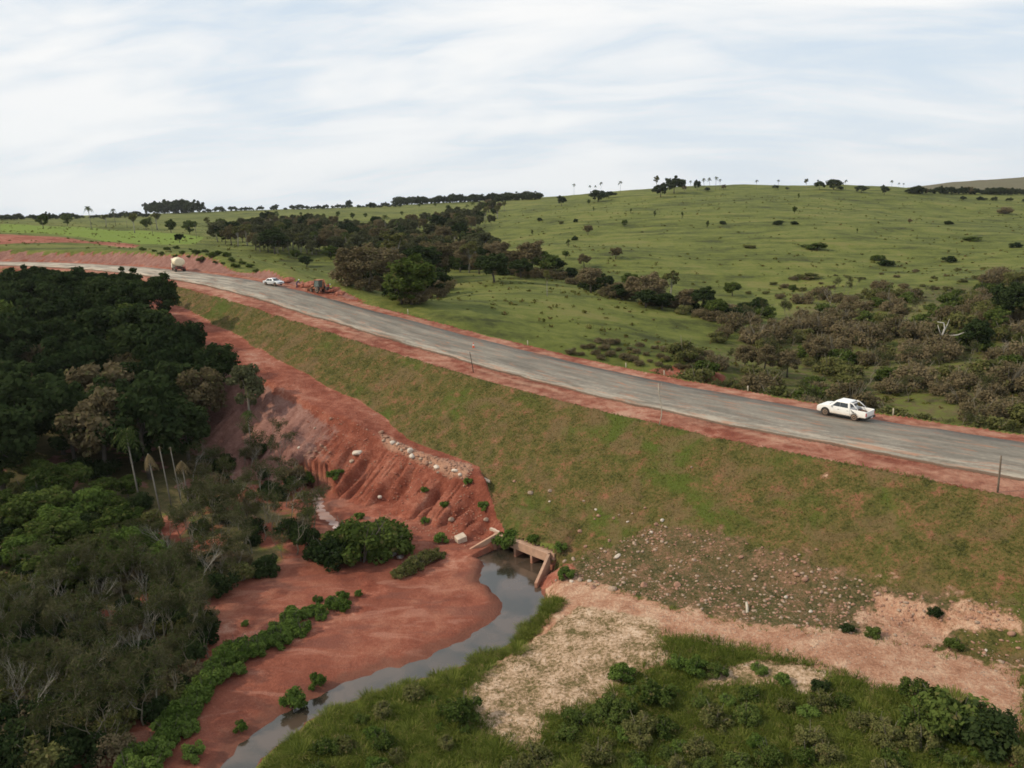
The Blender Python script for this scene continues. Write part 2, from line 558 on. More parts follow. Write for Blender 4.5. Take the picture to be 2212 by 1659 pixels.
def terrain_all(x, y):
    x = np.asarray(x, float).ravel(); y = np.asarray(y, float).ravel()
    nat = natural(x, y)
    z = nat.copy()
    s, o = road_coords(x, y)
    zr = road_z(s)
    off_n = -o - (HW + SH_N); off_f = o - (HW + SH_F)
    wob = (fbm(x / 5, y / 5, 3, 21) - 0.5)
    # near side: fill, bench and eroded face below it
    t = tt(x, y)
    bo = np.interp(t, BT, B_OFF); bw = np.interp(t, BT, B_W)
    bo = bo + wob * 0.9 * (t < -70)
    lo_fill = zr - np.maximum(off_n, 0) / 1.5
    zb = zr - bo / 1.5
    e = off_n - bo - bw
    gul = np.abs(vnoise(t / 2.3 + wob * 0.9, off_n / 26.0, 31) - 0.5) * 2
    g2 = np.abs(vnoise(t / 1.1 + wob * 0.9, off_n / 14.0, 33) - 0.5) * 2
    gul = np.minimum(gul, g2 * 1.6 + .05)
    gul = 1 - ss(1 - gul, .55, 1.0) ** .25 if False else gul
    gul = ss(1 - gul, .74, .98) * ss(t, -112, -97) * ss(e, 0.1, 3.0) + 0.35 * ss(1 - gul, .6, .98) * ss(t, -190, -150) * (1 - ss(t, -118, -100)) * ss(e, 0.1, 3.0)
    lo_er = zb - np.maximum(e, 0) / 1.32 - 0.35 * ss(e, 0, .5) - gul * 1.7 + ss(e, -.3, .4) * (fbm(x / 1.3, y / 1.3, 3, 41) - .5) * .5
    tb = np.minimum(-82.0 + np.clip(off_n - 9.6, 0, 30) * 2.5 + wob * .8, -69.5)
    has = ss(t - tb, .35, -.35)
    lo_bench = np.where(off_n < bo, lo_fill, np.where(e < 0, zb + np.minimum(e + bw, 0) * 0.0, lo_er))
    lo_n = lo_fill * (1 - has) + lo_bench * has
    hi_n = zr + np.maximum(off_n, 0) / 1.3
    lo_f = zr - np.maximum(off_f, 0) / 1.7
    hi_f = zr + np.maximum(off_f - 1.0, 0) / 0.85 + 0.0
    near = o < 0
    lo = np.where(near, lo_n, lo_f); hi = np.where(near, hi_n, hi_f)
    plat = np.where(near, off_n, off_f) <= 0
    cut = ss(nat - hi, -0.35, 0.45)
    kk_ = 0.5
    dd_ = nat - hi
    soft = np.where(dd_ > kk_, hi, np.where(dd_ < -kk_, nat, nat - (dd_ + kk_) ** 2 / (4 * kk_)))
    z = np.maximum(soft, lo)
    onplat = plat
    # crossfall and ruts of the shoulders, below the asphalt sheet
    shz = zr - 0.10 - 0.03 * (np.abs(o) - HW).clip(0) + (fbm(x / 1.1, y / 1.1, 2, 51) - .5) * .10
    z = np.where(onplat, np.where(np.abs(o) < HW - 0.25, zr - 0.22, shz), z)
    fill = ss(z - nat, 0.05, 0.6) * (~plat)
    # roughness of the slopes
    rough = ss(np.maximum(off_n, off_f), 0, 2)
    z = z + rough * (fbm(x / 1.6, y / 1.6, 4, 61) - 0.5) * 0.22
    # stream and brook
    ds = line_dist(x, y, STREAM, STREAM_W) + (fbm(x / 1.7, y / 1.7, 3, 71) - .5) * 1.1
    db = line_dist(x, y, BROOK, BROOK_W) + (fbm(x / 1.2, y / 1.2, 3, 72) - .5) * .8
    hx = (x - HL[0]) * HU[0] + (y - HL[1]) * HU[1]; hn = (x - HL[0]) * HN[0] + (y - HL[1]) * HN[1]
    inlow = (z < 3.2) & (hn > -0.3)
    bank_r = 0.20
    zs = np.where(ds < 0, -0.05 + np.maximum(ds, -1.6) * 0.28, -0.05 + ds * (0.20 + 0.55 * ss(x + 0.9 * y - 48, 0, 6)))
    z = np.where(inlow & (ds < 2.6), np.minimum(z, zs), z)
    zb2 = np.where(db < 0, -0.03 + np.maximum(db, -1) * 0.2, -0.03 + db * 0.35)
    z = np.where(inlow & (db < 1.6), np.minimum(z, zb2), z)
    # shallow backwater by the sand bar
    # culvert: nothing but the bed in front of the header, slope kept behind it
    hx = (x - HL[0]) * HU[0] + (y - HL[1]) * HU[1]; hn = (x - HL[0]) * HN[0] + (y - HL[1]) * HN[1]
    mouth = (hx > -0.15) & (hx < HLEN + 0.1) & (hn > -0.35) & (hn < 3.0)
    z = np.where(mouth, np.minimum(z, -0.35), z)
    back = (hx > -0.6) & (hx < HLEN + 0.6) & (hn <= -0.35) & (hn > -3.5)
    z = np.where(back, np.maximum(z, np.minimum(1.62 + (-hn - .35) / 1.6, 6)), z)
    return dict(z=z, s=s, o=o, t=t, off_n=off_n, off_f=off_f, bo=bo, bw=bw, e=e, cut=cut * (~plat), fill=fill, plat=plat, nat=nat, ds=ds, db=db, near=near, has=has, gul=gul)


def axis(lo, d0, d1, hi, step, grow, f0_=0.0, f1_=0.0, fs=0.2):
    a = list(np.concatenate([np.arange(d0, f0_ - 1e-6, step), np.arange(f0_, f1_, fs), np.arange(f1_, d1 + 1e-6, step)]))
    v = d1; s = step
    while v < hi:
        s = step + grow * (v - d1); v += s; a.append(v)
    v = d0
    b = []
    while v > lo:
        s = step + grow * (d0 - v); v -= s; b.append(v)
    return np.array(b[::-1] + a)


gxs = axis(-4300, -44, 44, 4300, 0.36, 0.017, -27, 0)
gys = axis(-300, 30, 102, 4300, 0.36, 0.014, 66, 94)
GX, GY = np.meshgrid(gxs, gys)
gx = GX.ravel(); gy = GY.ravel()
T = terrain_all(gx, gy)
nx, ny = len(gxs), len(gys)
ZG = T['z'].reshape(ny, nx)


def tz(x, y):
    """height of the ground mesh"""
    x = np.asarray(x, float); y = np.asarray(y, float)
    i = np.clip(np.searchsorted(gxs, x) - 1, 0, nx - 2); j = np.clip(np.searchsorted(gys, y) - 1, 0, ny - 2)
    fx = np.clip((x - gxs[i]) / (gxs[i + 1] - gxs[i]), 0, 1); fy = np.clip((y - gys[j]) / (gys[j + 1] - gys[j]), 0, 1)
    return (ZG[j, i] * (1 - fx) + ZG[j, i + 1] * fx) * (1 - fy) + (ZG[j + 1, i] * (1 - fx) + ZG[j + 1, i + 1] * fx) * fy


def gz(x, y):
    return float(tz(x, y))


def ground(px, py, dmin=25.0, dmax=1500.0):
    """where the line of sight through a photograph position meets the ground"""
    d = np.geomspace(dmin, dmax, 900)
    for k in range(60):
        r = ray(px, py + k * 1.5)
        P = r[None] * d[:, None]
        below = P[:, 2] + CAM_Z < tz(P[:, 0], P[:, 1])
        if below.any():
            i = max(1, int(np.argmax(below)))
            dd = np.linspace(d[i - 1], d[i], 24)
            Q = r[None] * dd[:, None]
            hh = tz(Q[:, 0], Q[:, 1])
            j = int(np.argmax(Q[:, 2] + CAM_Z < hh))
            return np.array([Q[j, 0], Q[j, 1], hh[j]])
    P = ray(px, py + 90) * dmax
    return np.array([P[0], P[1], gz(P[0], P[1])])


def ground_many(pts):
    return [ground(a, b) for a, b in pts]


def in_poly(x, y, poly):
    """signed distance to a polygon, positive inside"""
    poly = np.asarray(poly, float)[:, :2]
    ins = np.zeros(len(x), bool); dist = np.full(len(x), 1e9)
    n = len(poly)
    for i in range(n):
        a = poly[i]; b = poly[(i + 1) % n]
        c = ((a[1] > y) != (b[1] > y))
        with np.errstate(divide='ignore', invalid='ignore'):
            xi = (b[0] - a[0]) * (y - a[1]) / (b[1] - a[1] + 1e-12) + a[0]
        ins ^= c & (x < xi)
        d = b - a; L = d @ d + 1e-9
        t = np.clip(((x - a[0]) * d[0] + (y - a[1]) * d[1]) / L, 0, 1)
        dist = np.minimum(dist, np.hypot(x - a[0] - d[0] * t, y - a[1] - d[1] * t))
    return np.where(ins, dist, -dist)


POLY_PX = dict(
    track=[(1175, 1275), (1215, 1245), (1330, 1270), (1450, 1310), (1600, 1345), (1800, 1362), (2000, 1400), (2212, 1450), (2212, 1600), (2120, 1540), (1900, 1485), (1750, 1435), (1600, 1400), (1480, 1378), (1425, 1375), (1440, 1425), (1330, 1480), (1300, 1520), (1180, 1545), (1150, 1625), (1060, 1585), (1000, 1510), (1060, 1440), (1140, 1380), (1210, 1310)],
    pale=[(1480, 1495), (1540, 1450), (1640, 1425), (1700, 1430), (1780, 1450), (1795, 1490), (1740, 1500), (1690, 1480), (1600, 1482)],
    sandy=[(1060, 1440), (1180, 1370), (1250, 1310), (1420, 1340), (1440, 1420), (1320, 1480), (1290, 1520), (1180, 1545), (1150, 1625), (1060, 1585), (1000, 1510)],
    stony=[(1195, 1250), (1260, 1205), (1420, 1145), (1560, 1160), (1720, 1205), (1900, 1270), (2060, 1300), (2060, 1400), (1860, 1375), (1720, 1362), (1600, 1348), (1440, 1310), (1320, 1270)],
    pink=[(1860, 1310), (1900, 1275), (2010, 1310), (2120, 1305), (2212, 1310), (2212, 1370), (2060, 1365), (1990, 1420), (1850, 1385)],
    redright=[(2150, 1659), (2212, 1610), (2300, 1640), (2260, 1720)],
    field=[(0, 484), (0, 502), (150, 510), (300, 527), (420, 528), (440, 512), (330, 500), (200, 492)],
    bank2=[(-100, 506), (0, 506), (150, 514), (300, 530), (285, 536), (150, 524), (0, 528), (-100, 528)],
    rim=[(815, 930), (850, 945), (935, 985), (1020, 1003), (1010, 1040), (960, 1030), (900, 1000), (830, 965)],
    slope_low=[(1195, 1250), (1330, 1272), (1450, 1312), (1600, 1347), (1800, 1364), (2000, 1402), (2300, 1475), (2300, 1150), (1600, 1080), (1200, 1100)],
    redpatch=[(1395, 800), (1440, 790), (1520, 792), (1570, 812), (1560, 840), (1440, 812)],
)
POLY = {k: np.array(ground_many(v)) for k, v in POLY_PX.items()}
FOREST_W = [(-100, 170), (-76, 150), (-62, 132), (-47, 112), (-37, 100), (-33, 94), (-36, 86), (-42, 78), (-52, 66), (-40, 40), (-60, 25), (-140, 60), (-170, 150)]
THICKET_W = [tuple(ground(a_, b_)[:2]) for a_, b_ in ((420, 1000), (560, 960), (640, 1040), (650, 1150), (610, 1230), (500, 1270), (450, 1300), (430, 1430), (340, 1530), (230, 1610), (60, 1690), (-80, 1600), (-80, 1100), (200, 1010))]
BRUSH_W = [(20, 107), (26, 120), (38, 140), (50, 158), (62, 180), (90, 205), (200, 215), (220, 90), (100, 0), (80, 30), (50, 62)]


def regions(x, y, T):
    """soft 0..1 masks of what the ground is made of"""
    n1 = fbm(x / 3.2, y / 3.2, 3, 81) - .5
    z = T['z']
    M = {}
    P = {}
    for k in POLY:
        lo = POLY[k][:, :2].min(0) - 8; hi = POLY[k][:, :2].max(0) + 8
        m = (x > lo[0]) & (x < hi[0]) & (y > lo[1]) & (y < hi[1])
        d = np.full(len(x), -9.0)
        if m.any():
            d[m] = in_poly(x[m], y[m], POLY[k])
        P[k] = d
    eroded = T['near'] * T['has'] * ss(T['off_n'] - T['bo'], -0.35, 0.35) * ss(T['z'] - T['nat'] + n1 * .6, -0.05, 0.25)
    eroded = np.maximum(eroded, T['near'] * T['has'] * ss(T['off_n'] - T['bo'], -0.35, 0.35) * (T['e'] < 4) * (T['t'] > -150))
    valley = T['near'] * ss(z, 1.6, 0.7) * ss(T['t'], -40, -50) * (x < 4) * (y < 110) * (y > 30) * ss(in_poly(x, y, FOREST_W), 4, -6)
    bank_side = ss(x + 0.9 * y - 48 - 0, 1, 4) * 0
    right_bank = ss(x * 0.55 + y * 0.83 - 0, 0, 1)
    red = np.maximum.reduce([ss(np.where(T['near'], T['off_n'], T['off_f']) + n1 * .9, .75, -.75), eroded, T['cut'] * (~T['near'] | (T['t'] < -200))])
    red = np.maximum(red, ss(P['bank2'], -1.5, 1.0) * 0.9)
    red = np.maximum(red, ss(P['redpatch'], -1.0, 1.0) * 0.85)
    red = np.maximum(red, ss(P['redright'], -0.5, .5))
    # red soil close to the culvert and along the toe
    dc = np.hypot(x - 3.4, y - 61.8)
    red = np.maximum(red, ss(dc, 2.4, 0.8))
    # left bank of the stream and bar are sand; right bank is grass
    side = np.zeros(len(x))
    m = (np.abs(x) < 60) & (y > 20) & (y < 120)
    if m.any():
        xs = x[m]; ys = y[m]
        i = np.argmin((xs[:, None] - STREAM[None, :, 0]) ** 2 + (ys[:, None] - STREAM[None, :, 1]) ** 2, axis=1)
        i2 = np.clip(i, 1, len(STREAM) - 2)
        d = STREAM[i2 + 1] - STREAM[i2 - 1]
        side[m] = np.sign(d[:, 0] * (ys - STREAM[i2, 1]) - d[:, 1] * (xs - STREAM[i2, 0]))
    valley = valley * ((side < 0) | (T['ds'] < 0.35))
    M['sand'] = np.clip(valley, 0, 1) * (1 - eroded * ss(z, .9, 1.4))
    M['red'] = np.clip(red, 0, 1)
    M['track'] = np.maximum(ss(P['track'], -1.3, 1.0), ss(P['pale'], -.5, .6)) * (1 - M['sand'])
    M['track'] = np.maximum(M['track'], 0.8 * ss(P['pink'], -1.8, 1.4))
    M['sandy'] = np.maximum(ss(P['sandy'], -1.2, 1.0), ss(P['pale'], -.5, .6))
    M['stony'] = ss(P['stony'], -2.0, 1.5)
    M['forest'] = np.maximum.reduce([.9 * ss(x, 650, 900) * ss(y, 1500, 1700), ss(in_poly(x, y, FOREST_W), -3, 3), 0.50 * ss(in_poly(x, y, BRUSH_W), -4, 6), 0.72 * ss(in_poly(x, y, THICKET_W), -3, 3)]) * (1 - M['red'])
    M['sand'] = M['sand'] * (1 - M['forest'] * 1.0)
    M['wet'] = np.clip(M['sand'] * np.maximum(ss(T['ds'], 2.4, .1), ss(T['db'], 1.6, 0)), 0, 1)
    M['purple'] = M['red'] * np.maximum(T['near'] * ss(T['t'], -100, -124) * ss(T['e'], -.5, 1.5), (~T['near']) * T['cut'] * .9)
    M['dust'] = np.maximum.reduce([ss(P['rim'], -.7, .5) * .75, T['plat'] * (.30 + .35 * fbm(x / 5, y / 5, 2, 14)), 0.62 * (.35 + 1.1 * fbm(x / 9, y / 9, 2, 12)) * T['near'] * np.exp(-((T['o'] + HW + 1.35 + n1 * 1.6) / .8) ** 2)])
    M['field'] = ss(P['field'], -3, 3)
    M['far'] = (T['o'] > 0) * ss(T['off_f'], 0, 6)
    M['fill'] = T['near'] * T['fill'] * (1 - eroded) * (T['t'] > -260)
    low = ss(P['slope_low'], -.5, .5)
    M['fill'] = np.maximum(M['fill'], low)
    M['lush'] = (1 - low) * T['near'] * (1 - M['fill']) * (1 - M['sand']) * (1 - M['track']) * ss(y, 62, 56)
    return M


idx = np.arange(nx * ny).reshape(ny, nx)
F = np.stack([idx[:-1, :-1], idx[:-1, 1:], idx[1:, 1:], idx[1:, :-1]], -1).reshape(-1, 4)
# open the culvert mouth: drop the near-vertical faces at the header
zc4 = T['z'][F]
hx_ = (gx - HL[0]) * HU[0] + (gy - HL[1]) * HU[1]
hn_ = (gx - HL[0]) * HN[0] + (gy - HL[1]) * HN[1]
fx_ = hx_[F].mean(1); fn_ = hn_[F].mean(1)
drop = (fx_ > -0.1) & (fx_ < HLEN + 0.1) & (np.abs(fn_ + .35) < 0.6) & (zc4.max(1) > 0.6) & (zc4.min(1) < 0.5)
F = F[~drop]
gmesh = np_mesh('ground', np.stack([gx, gy, T['z']], -1), F, smooth=True)
MASK = regions(gx, gy, T)
for k_, v_ in MASK.items():
    at = gmesh.attributes.new('m_' + k_, 'FLOAT', 'POINT')
    at.data.foreach_set('value', np.asarray(v_, np.float32))
ground_ob = link(bpy.data.objects.new('ground', gmesh))
tag(ground_ob, kind='structure')


def ground_material():
    m = bpy.data.materials.new('ground_cover'); m.use_nodes = True
    nt = m.node_tree; bs = nt.nodes['Principled BSDF']
    pos = node(nt, 'ShaderNodeNewGeometry').outputs['Position']

    def attr(k):
        return node(nt, 'ShaderNodeAttribute', attribute_name='m_' + k).outputs['Fac']

    n_huge = noise(nt, pos, 0.018, 4.0, 0.6)
    n_big = noise(nt, pos, 0.11, 5.0, 0.6, 0.4)
    n_mid = noise(nt, pos, 0.75, 6.0, 0.62, 0.3)
    n_fin = noise(nt, pos, 4.5, 5.0, 0.65)
    n_vf = noise(nt, pos, 14.0, 4.0, 0.7)

    def edge(a, amp=0.8, lo=0.38, hi=0.62, nn=None):
        v = math_n(nt, 'ADD', a, math_n(nt, 'MULTIPLY', math_n(nt, 'SUBTRACT', nn or n_mid, 0.5), amp))
        return sstep(nt, v, lo, hi)

    mixn = math_n(nt, 'ADD', math_n(nt, 'MULTIPLY', n_mid, 0.40), math_n(nt, 'ADD', math_n(nt, 'MULTIPLY', n_fin, 0.38), math_n(nt, 'MULTIPLY', n_vf, 0.22)))
    mixn = math_n(nt, 'ADD', math_n(nt, 'MULTIPLY', math_n(nt, 'SUBTRACT', mixn, 0.5), 1.35), 0.5)
    # pasture beyond the road
    terr = noise(nt, node(nt, 'ShaderNodeVectorMath', {0: pos, 1: (0.035, 0.16, 0.3)}, operation='MULTIPLY').outputs[0], 1.0, 6.0, 0.62, 0.5)
    wide = math_n(nt, 'ADD', math_n(nt, 'MULTIPLY', math_n(nt, 'ADD', math_n(nt, 'MULTIPLY', n_big, 0.4), math_n(nt, 'MULTIPLY', terr, 0.6)), 0.60), math_n(nt, 'ADD', math_n(nt, 'MULTIPLY', n_huge, 0.22), math_n(nt, 'MULTIPLY', n_mid, 0.18)))
    wide = math_n(nt, 'ADD', math_n(nt, 'MULTIPLY', math_n(nt, 'SUBTRACT', wide, 0.5), 1.9), 0.5)
    past = ramp(nt, wide, [(0.34, (0.042, 0.049, 0.012)), (0.45, (0.087, 0.102, 0.020)), (0.54, (0.124, 0.142, 0.028)), (0.66, (0.168, 0.158, 0.046))])
    past = mix_c(nt, math_n(nt, 'MULTIPLY', sstep(nt, n_fin, 0.42, 0.72), 0.35), past, (0.075, 0.082, 0.03))
    # sown slope of the embankment
    emb = ramp(nt, mixn, [(0.36, (0.034, 0.038, 0.010)), (0.46, (0.088, 0.084, 0.022)), (0.54, (0.135, 0.102, 0.035)), (0.63, (0.21, 0.105, 0.055))])
    emb = mix_c(nt, sstep(nt, n_big, 0.52, 0.66), emb, (0.078, 0.100, 0.018))
    redsp = math_n(nt, 'ADD', math_n(nt, 'MULTIPLY', n_mid, 0.6), math_n(nt, 'MULTIPLY', n_vf, 0.4))
    emb = mix_c(nt, math_n(nt, 'MULTIPLY', sstep(nt, redsp, 0.54, 0.66), 0.8), emb, (0.27, 0.105, 0.066))
    emb = mix_c(nt, math_n(nt, 'MULTIPLY', sstep(nt, noise(nt, pos, 0.28, 5.0, 0.6, 0.5), 0.50, 0.64), 0.6), emb, (0.165, 0.105, 0.055))
    lush = ramp(nt, mixn, [(0.36, (0.055, 0.075, 0.014)), (0.5, (0.125, 0.142, 0.028)), (0.64, (0.22, 0.185, 0.06))])
    field = ramp(nt, mixn, [(0.3, (0.11, 0.165, 0.022)), (0.7, (0.18, 0.235, 0.036))])
    forest = ramp(nt, mixn, [(0.3, (0.050, 0.050, 0.018)), (0.5, (0.095, 0.085, 0.034)), (0.7, (0.17, 0.115, 0.060))])
    stony = ramp(nt, mixn, [(0.36, (0.036, 0.038, 0.014)), (0.46, (0.090, 0.078, 0.036)), (0.55, (0.160, 0.100, 0.056)), (0.66, (0.30, 0.175, 0.115))])
    # soils
    rk = math_n(nt, 'ADD', math_n(nt, 'MULTIPLY', n_big, 0.45), math_n(nt, 'ADD', math_n(nt, 'MULTIPLY', n_mid, 0.35), math_n(nt, 'MULTIPLY', n_fin, 0.20)))
    rk = math_n(nt, 'ADD', math_n(nt, 'MULTIPLY', math_n(nt, 'SUBTRACT', rk, 0.5), 1.45), 0.5)
    red = ramp(nt, rk, [(0.32, (0.140, 0.038, 0.023)), (0.46, (0.225, 0.068, 0.041)), (0.56, (0.31, 0.115, 0.074)), (0.70, (0.44, 0.25, 0.18))])
    sand = ramp(nt, rk, [(0.32, (0.150, 0.045, 0.028)), (0.5, (0.225, 0.074, 0.046)), (0.66, (0.30, 0.125, 0.080))])
    trk = ramp(nt, math_n(nt, 'ADD', math_n(nt, 'MULTIPLY', n_mid, .6), math_n(nt, 'MULTIPLY', n_fin, .4)), [(0.32, (0.23, 0.105, 0.062)), (0.48, (0.38, 0.205, 0.130)), (0.64, (0.54, 0.37, 0.255))])
    sdy = ramp(nt, mixn, [(0.36, (0.085, 0.080, 0.026)), (0.46, (0.22, 0.155, 0.080)), (0.53, (0.43, 0.29, 0.19)), (0.66, (0.64, 0.49, 0.36))])

    spk = ramp(nt, n_vf, [(0.36, (0.74, 0.70, 0.68)), (0.5, (1, 1, 1)), (0.66, (1.22, 1.24, 1.26))])
    red = mix_c(nt, 1.0, red, spk, 'MULTIPLY')
    stk = noise(nt, node(nt, 'ShaderNodeVectorMath', {0: pos, 1: (0.16, 0.55, 0.2)}, operation='MULTIPLY').outputs[0], 1.0, 5.0, 0.6, 0.8)
    sand = mix_c(nt, math_n(nt, 'MULTIPLY', sstep(nt, stk, 0.50, 0.66), 0.55), sand, (0.15, 0.060, 0.045))
    sand = mix_c(nt, math_n(nt, 'MULTIPLY', sstep(nt, stk, 0.46, 0.34), 0.45), sand, (0.36, 0.175, 0.125))
    sand = mix_c(nt, 1.0, sand, spk, 'MULTIPLY')
    trk = mix_c(nt, 1.0, trk, spk, 'MULTIPLY')
    c = mix_c(nt, attr('far'), lush, past)
    c = mix_c(nt, edge(attr('fill'), 0.3), c, emb)
    c = mix_c(nt, edge(attr('field'), 0.3), c, field)
    c = mix_c(nt, edge(attr('forest'), 0.9), c, forest)
    c = mix_c(nt, math_n(nt, 'MULTIPLY', edge(attr('stony'), 1.9), 0.8), c, stony)
    trg = math_n(nt, 'ADD', math_n(nt, 'MULTIPLY', n_mid, .55), math_n(nt, 'MULTIPLY', noise(nt, pos, 0.3, 4.0, .6, .6), .45))
    c = mix_c(nt, edge(attr('track'), 2.6, .38, .62, trg), c, trk)
    c = mix_c(nt, math_n(nt, 'MULTIPLY', edge(attr('sandy'), 2.0, .38, .62, trg), edge(attr('track'), 2.6, .38, .62, trg)), c, sdy)
    red = mix_c(nt, math_n(nt, 'MULTIPLY', edge(attr('purple'), 0.9), 0.75), red, ramp(nt, mixn, [(0.35, (0.150, 0.074, 0.060)), (0.65, (0.29, 0.175, 0.148))]))
    red = mix_c(nt, math_n(nt, 'MULTIPLY', edge(attr('dust'), 0.7, .3, .8), 0.75), red, (0.44, 0.265, 0.18))
    sand = mix_c(nt, math_n(nt, 'MULTIPLY', edge(attr('wet'), 0.9, .3, .8), 0.62), sand, (0.125, 0.054, 0.037))
    c = mix_c(nt, edge(attr('sand'), 0.3), c, sand)
    c = mix_c(nt, edge(attr('red'), 0.55), c, red)
    nt.links.new(c, bs.inputs['Base Color'])
    # wet sand shines a little
    bs.inputs['Roughness'].default_value = 0.95
    bs.inputs['Specular IOR Level'].default_value = 0.15
    hgt = math_n(nt, 'ADD', math_n(nt, 'MULTIPLY', n_fin, 0.7), math_n(nt, 'ADD', math_n(nt, 'MULTIPLY', n_vf, 0.25), math_n(nt, 'MULTIPLY', n_mid, 0.6)))
    smoothness = math_n(nt, 'SUBTRACT', 1.0, math_n(nt, 'MULTIPLY', attr('sand'), 0.45))
    b = node(nt, 'ShaderNodeBump', {'Height': hgt, 'Strength': math_n(nt, 'MULTIPLY', smoothness, 0.75), 'Distance': 0.35})
    nt.links.new(b.outputs[0], bs.inputs['Normal'])
    return m


gmesh.materials.append(ground_material())
# ragged-edged asphalt as its own slab
def road_slab():
    ss_ = np.arange(-135, 330, 1.2)
    px = np.interp(ss_, RS, RC[:, 0]); py = np.interp(ss_, RS, RC[:, 1])
    dx = np.gradient(px); dy = np.gradient(py); L = np.hypot(dx, dy); nxn = dy / L; nyn = -dx / L       # + = far side
    zr = road_z(ss_)
    cross = [(-1.0, -0.20), (-1.0, 0.0), (-0.5, 0.05), (0.0, 0.075), (0.5, 0.05), (1.0, 0.0), (1.0, -0.20)]
    V = []
    for k, (u, dz) in enumerate(cross):
        rag = (fbm(ss_ / 3.0, ss_ * 0 + (5 if u > 0 else 9), 3, 91) - .5) * (0.9 if u < 0 else .5) * (abs(u) == 1)
        oo = u * HW + np.sign(u) * rag
        V.append(np.stack([px + nxn * oo, py + nyn * oo, zr + dz], -1))
    V = np.stack(V, 1)
    n, k = V.shape[:2]
    I = np.arange(n * k).reshape(n, k)
    Fq = np.stack([I[:-1, :-1], I[:-1, 1:], I[1:, 1:], I[1:, :-1]], -1).reshape(-1, 4)[:, ::-1]
    me = np_mesh('road', V.reshape(-1, 3), Fq)
    at = me.attributes.new('across', 'FLOAT', 'POINT')
    at.data.foreach_set('value', np.tile(np.array([c[0] for c in cross], np.float32), n))
    al = me.attributes.new('along', 'FLOAT', 'POINT')
    al.data.foreach_set('value', np.repeat(ss_.astype(np.float32), k))
    return me


def road_material():
    m = bpy.data.materials.new('worn_asphalt'); m.use_nodes = True
    nt = m.node_tree; bs = nt.nodes['Principled BSDF']
    ac = node(nt, 'ShaderNodeAttribute', attribute_name='across').outputs['Fac']
    al = node(nt, 'ShaderNodeAttribute', attribute_name='along').outputs['Fac']
    pos = node(nt, 'ShaderNodeNewGeometry').outputs['Position']
    uv = node(nt, 'ShaderNodeCombineXYZ', {0: math_n(nt, 'MULTIPLY', al, 0.06), 1: math_n(nt, 'MULTIPLY', ac, 1.7), 2: 0.0}).outputs[0]
    streak = noise(nt, uv, 2.2, 7.0, 0.62, 0.4)
    fine = noise(nt, pos, 2.2, 6.0, 0.7)
    vf = noise(nt, pos, 18.0, 3.0, 0.7)
    c = ramp(nt, math_n(nt, 'ADD', math_n(nt, 'MULTIPLY', streak, .7), math_n(nt, 'MULTIPLY', fine, .3)), [(0.36, (0.128, 0.116, 0.098)), (0.5, (0.186, 0.169, 0.142)), (0.64, (0.262, 0.234, 0.192))])
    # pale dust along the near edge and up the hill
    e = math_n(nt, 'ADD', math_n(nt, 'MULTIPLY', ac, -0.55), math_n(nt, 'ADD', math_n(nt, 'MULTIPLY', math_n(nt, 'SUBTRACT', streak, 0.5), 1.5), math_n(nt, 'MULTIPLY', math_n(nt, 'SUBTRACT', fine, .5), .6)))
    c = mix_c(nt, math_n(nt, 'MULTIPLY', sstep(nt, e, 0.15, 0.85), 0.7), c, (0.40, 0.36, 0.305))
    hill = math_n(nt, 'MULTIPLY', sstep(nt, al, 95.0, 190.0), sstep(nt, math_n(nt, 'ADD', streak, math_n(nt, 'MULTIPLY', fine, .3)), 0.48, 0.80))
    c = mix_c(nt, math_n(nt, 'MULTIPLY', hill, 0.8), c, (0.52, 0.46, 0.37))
    # red soil tracked on to it
    rs = math_n(nt, 'ADD', noise(nt, uv, 5.0, 6.0, 0.6, 0.8), math_n(nt, 'MULTIPLY', math_n(nt, 'ABSOLUTE', ac), 0.07))
    c = mix_c(nt, math_n(nt, 'MULTIPLY', sstep(nt, rs, 0.55, 0.72), 0.65), c, (0.34, 0.165, 0.10))
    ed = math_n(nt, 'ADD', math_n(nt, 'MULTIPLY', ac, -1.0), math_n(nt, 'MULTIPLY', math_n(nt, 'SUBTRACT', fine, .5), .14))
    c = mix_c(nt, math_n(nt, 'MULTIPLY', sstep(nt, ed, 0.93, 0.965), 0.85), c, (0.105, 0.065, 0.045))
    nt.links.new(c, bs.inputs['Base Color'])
    bs.inputs['Roughness'].default_value = 0.95
    bs.inputs['Specular IOR Level'].default_value = 0.08
    b = node(nt, 'ShaderNodeBump', {'Height': math_n(nt, 'ADD', vf, fine), 'Strength': 0.25, 'Distance': 0.03})
    nt.links.new(b.outputs[0], bs.inputs['Normal'])
    return m


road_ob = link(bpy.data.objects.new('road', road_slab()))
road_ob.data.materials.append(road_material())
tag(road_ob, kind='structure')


def road_point(s, o):
    """world position on the road: s metres along, o metres across (negative = camera side)"""
    x = np.interp(s, RS, RC[:, 0]); y = np.interp(s, RS, RC[:, 1])
    x2 = np.interp(s + .5, RS, RC[:, 0]); y2 = np.interp(s + .5, RS, RC[:, 1])
    d = np.array([x2 - x, y2 - y]); d /= np.linalg.norm(d)
    p = np.array([x, y]) + np.array([d[1], -d[0]]) * o
    z = float(road_z(s)) + 0.075 * (1 - min(1, abs(o) / HW))
    return (p[0], p[1], z), math.atan2(d[1], d[0])


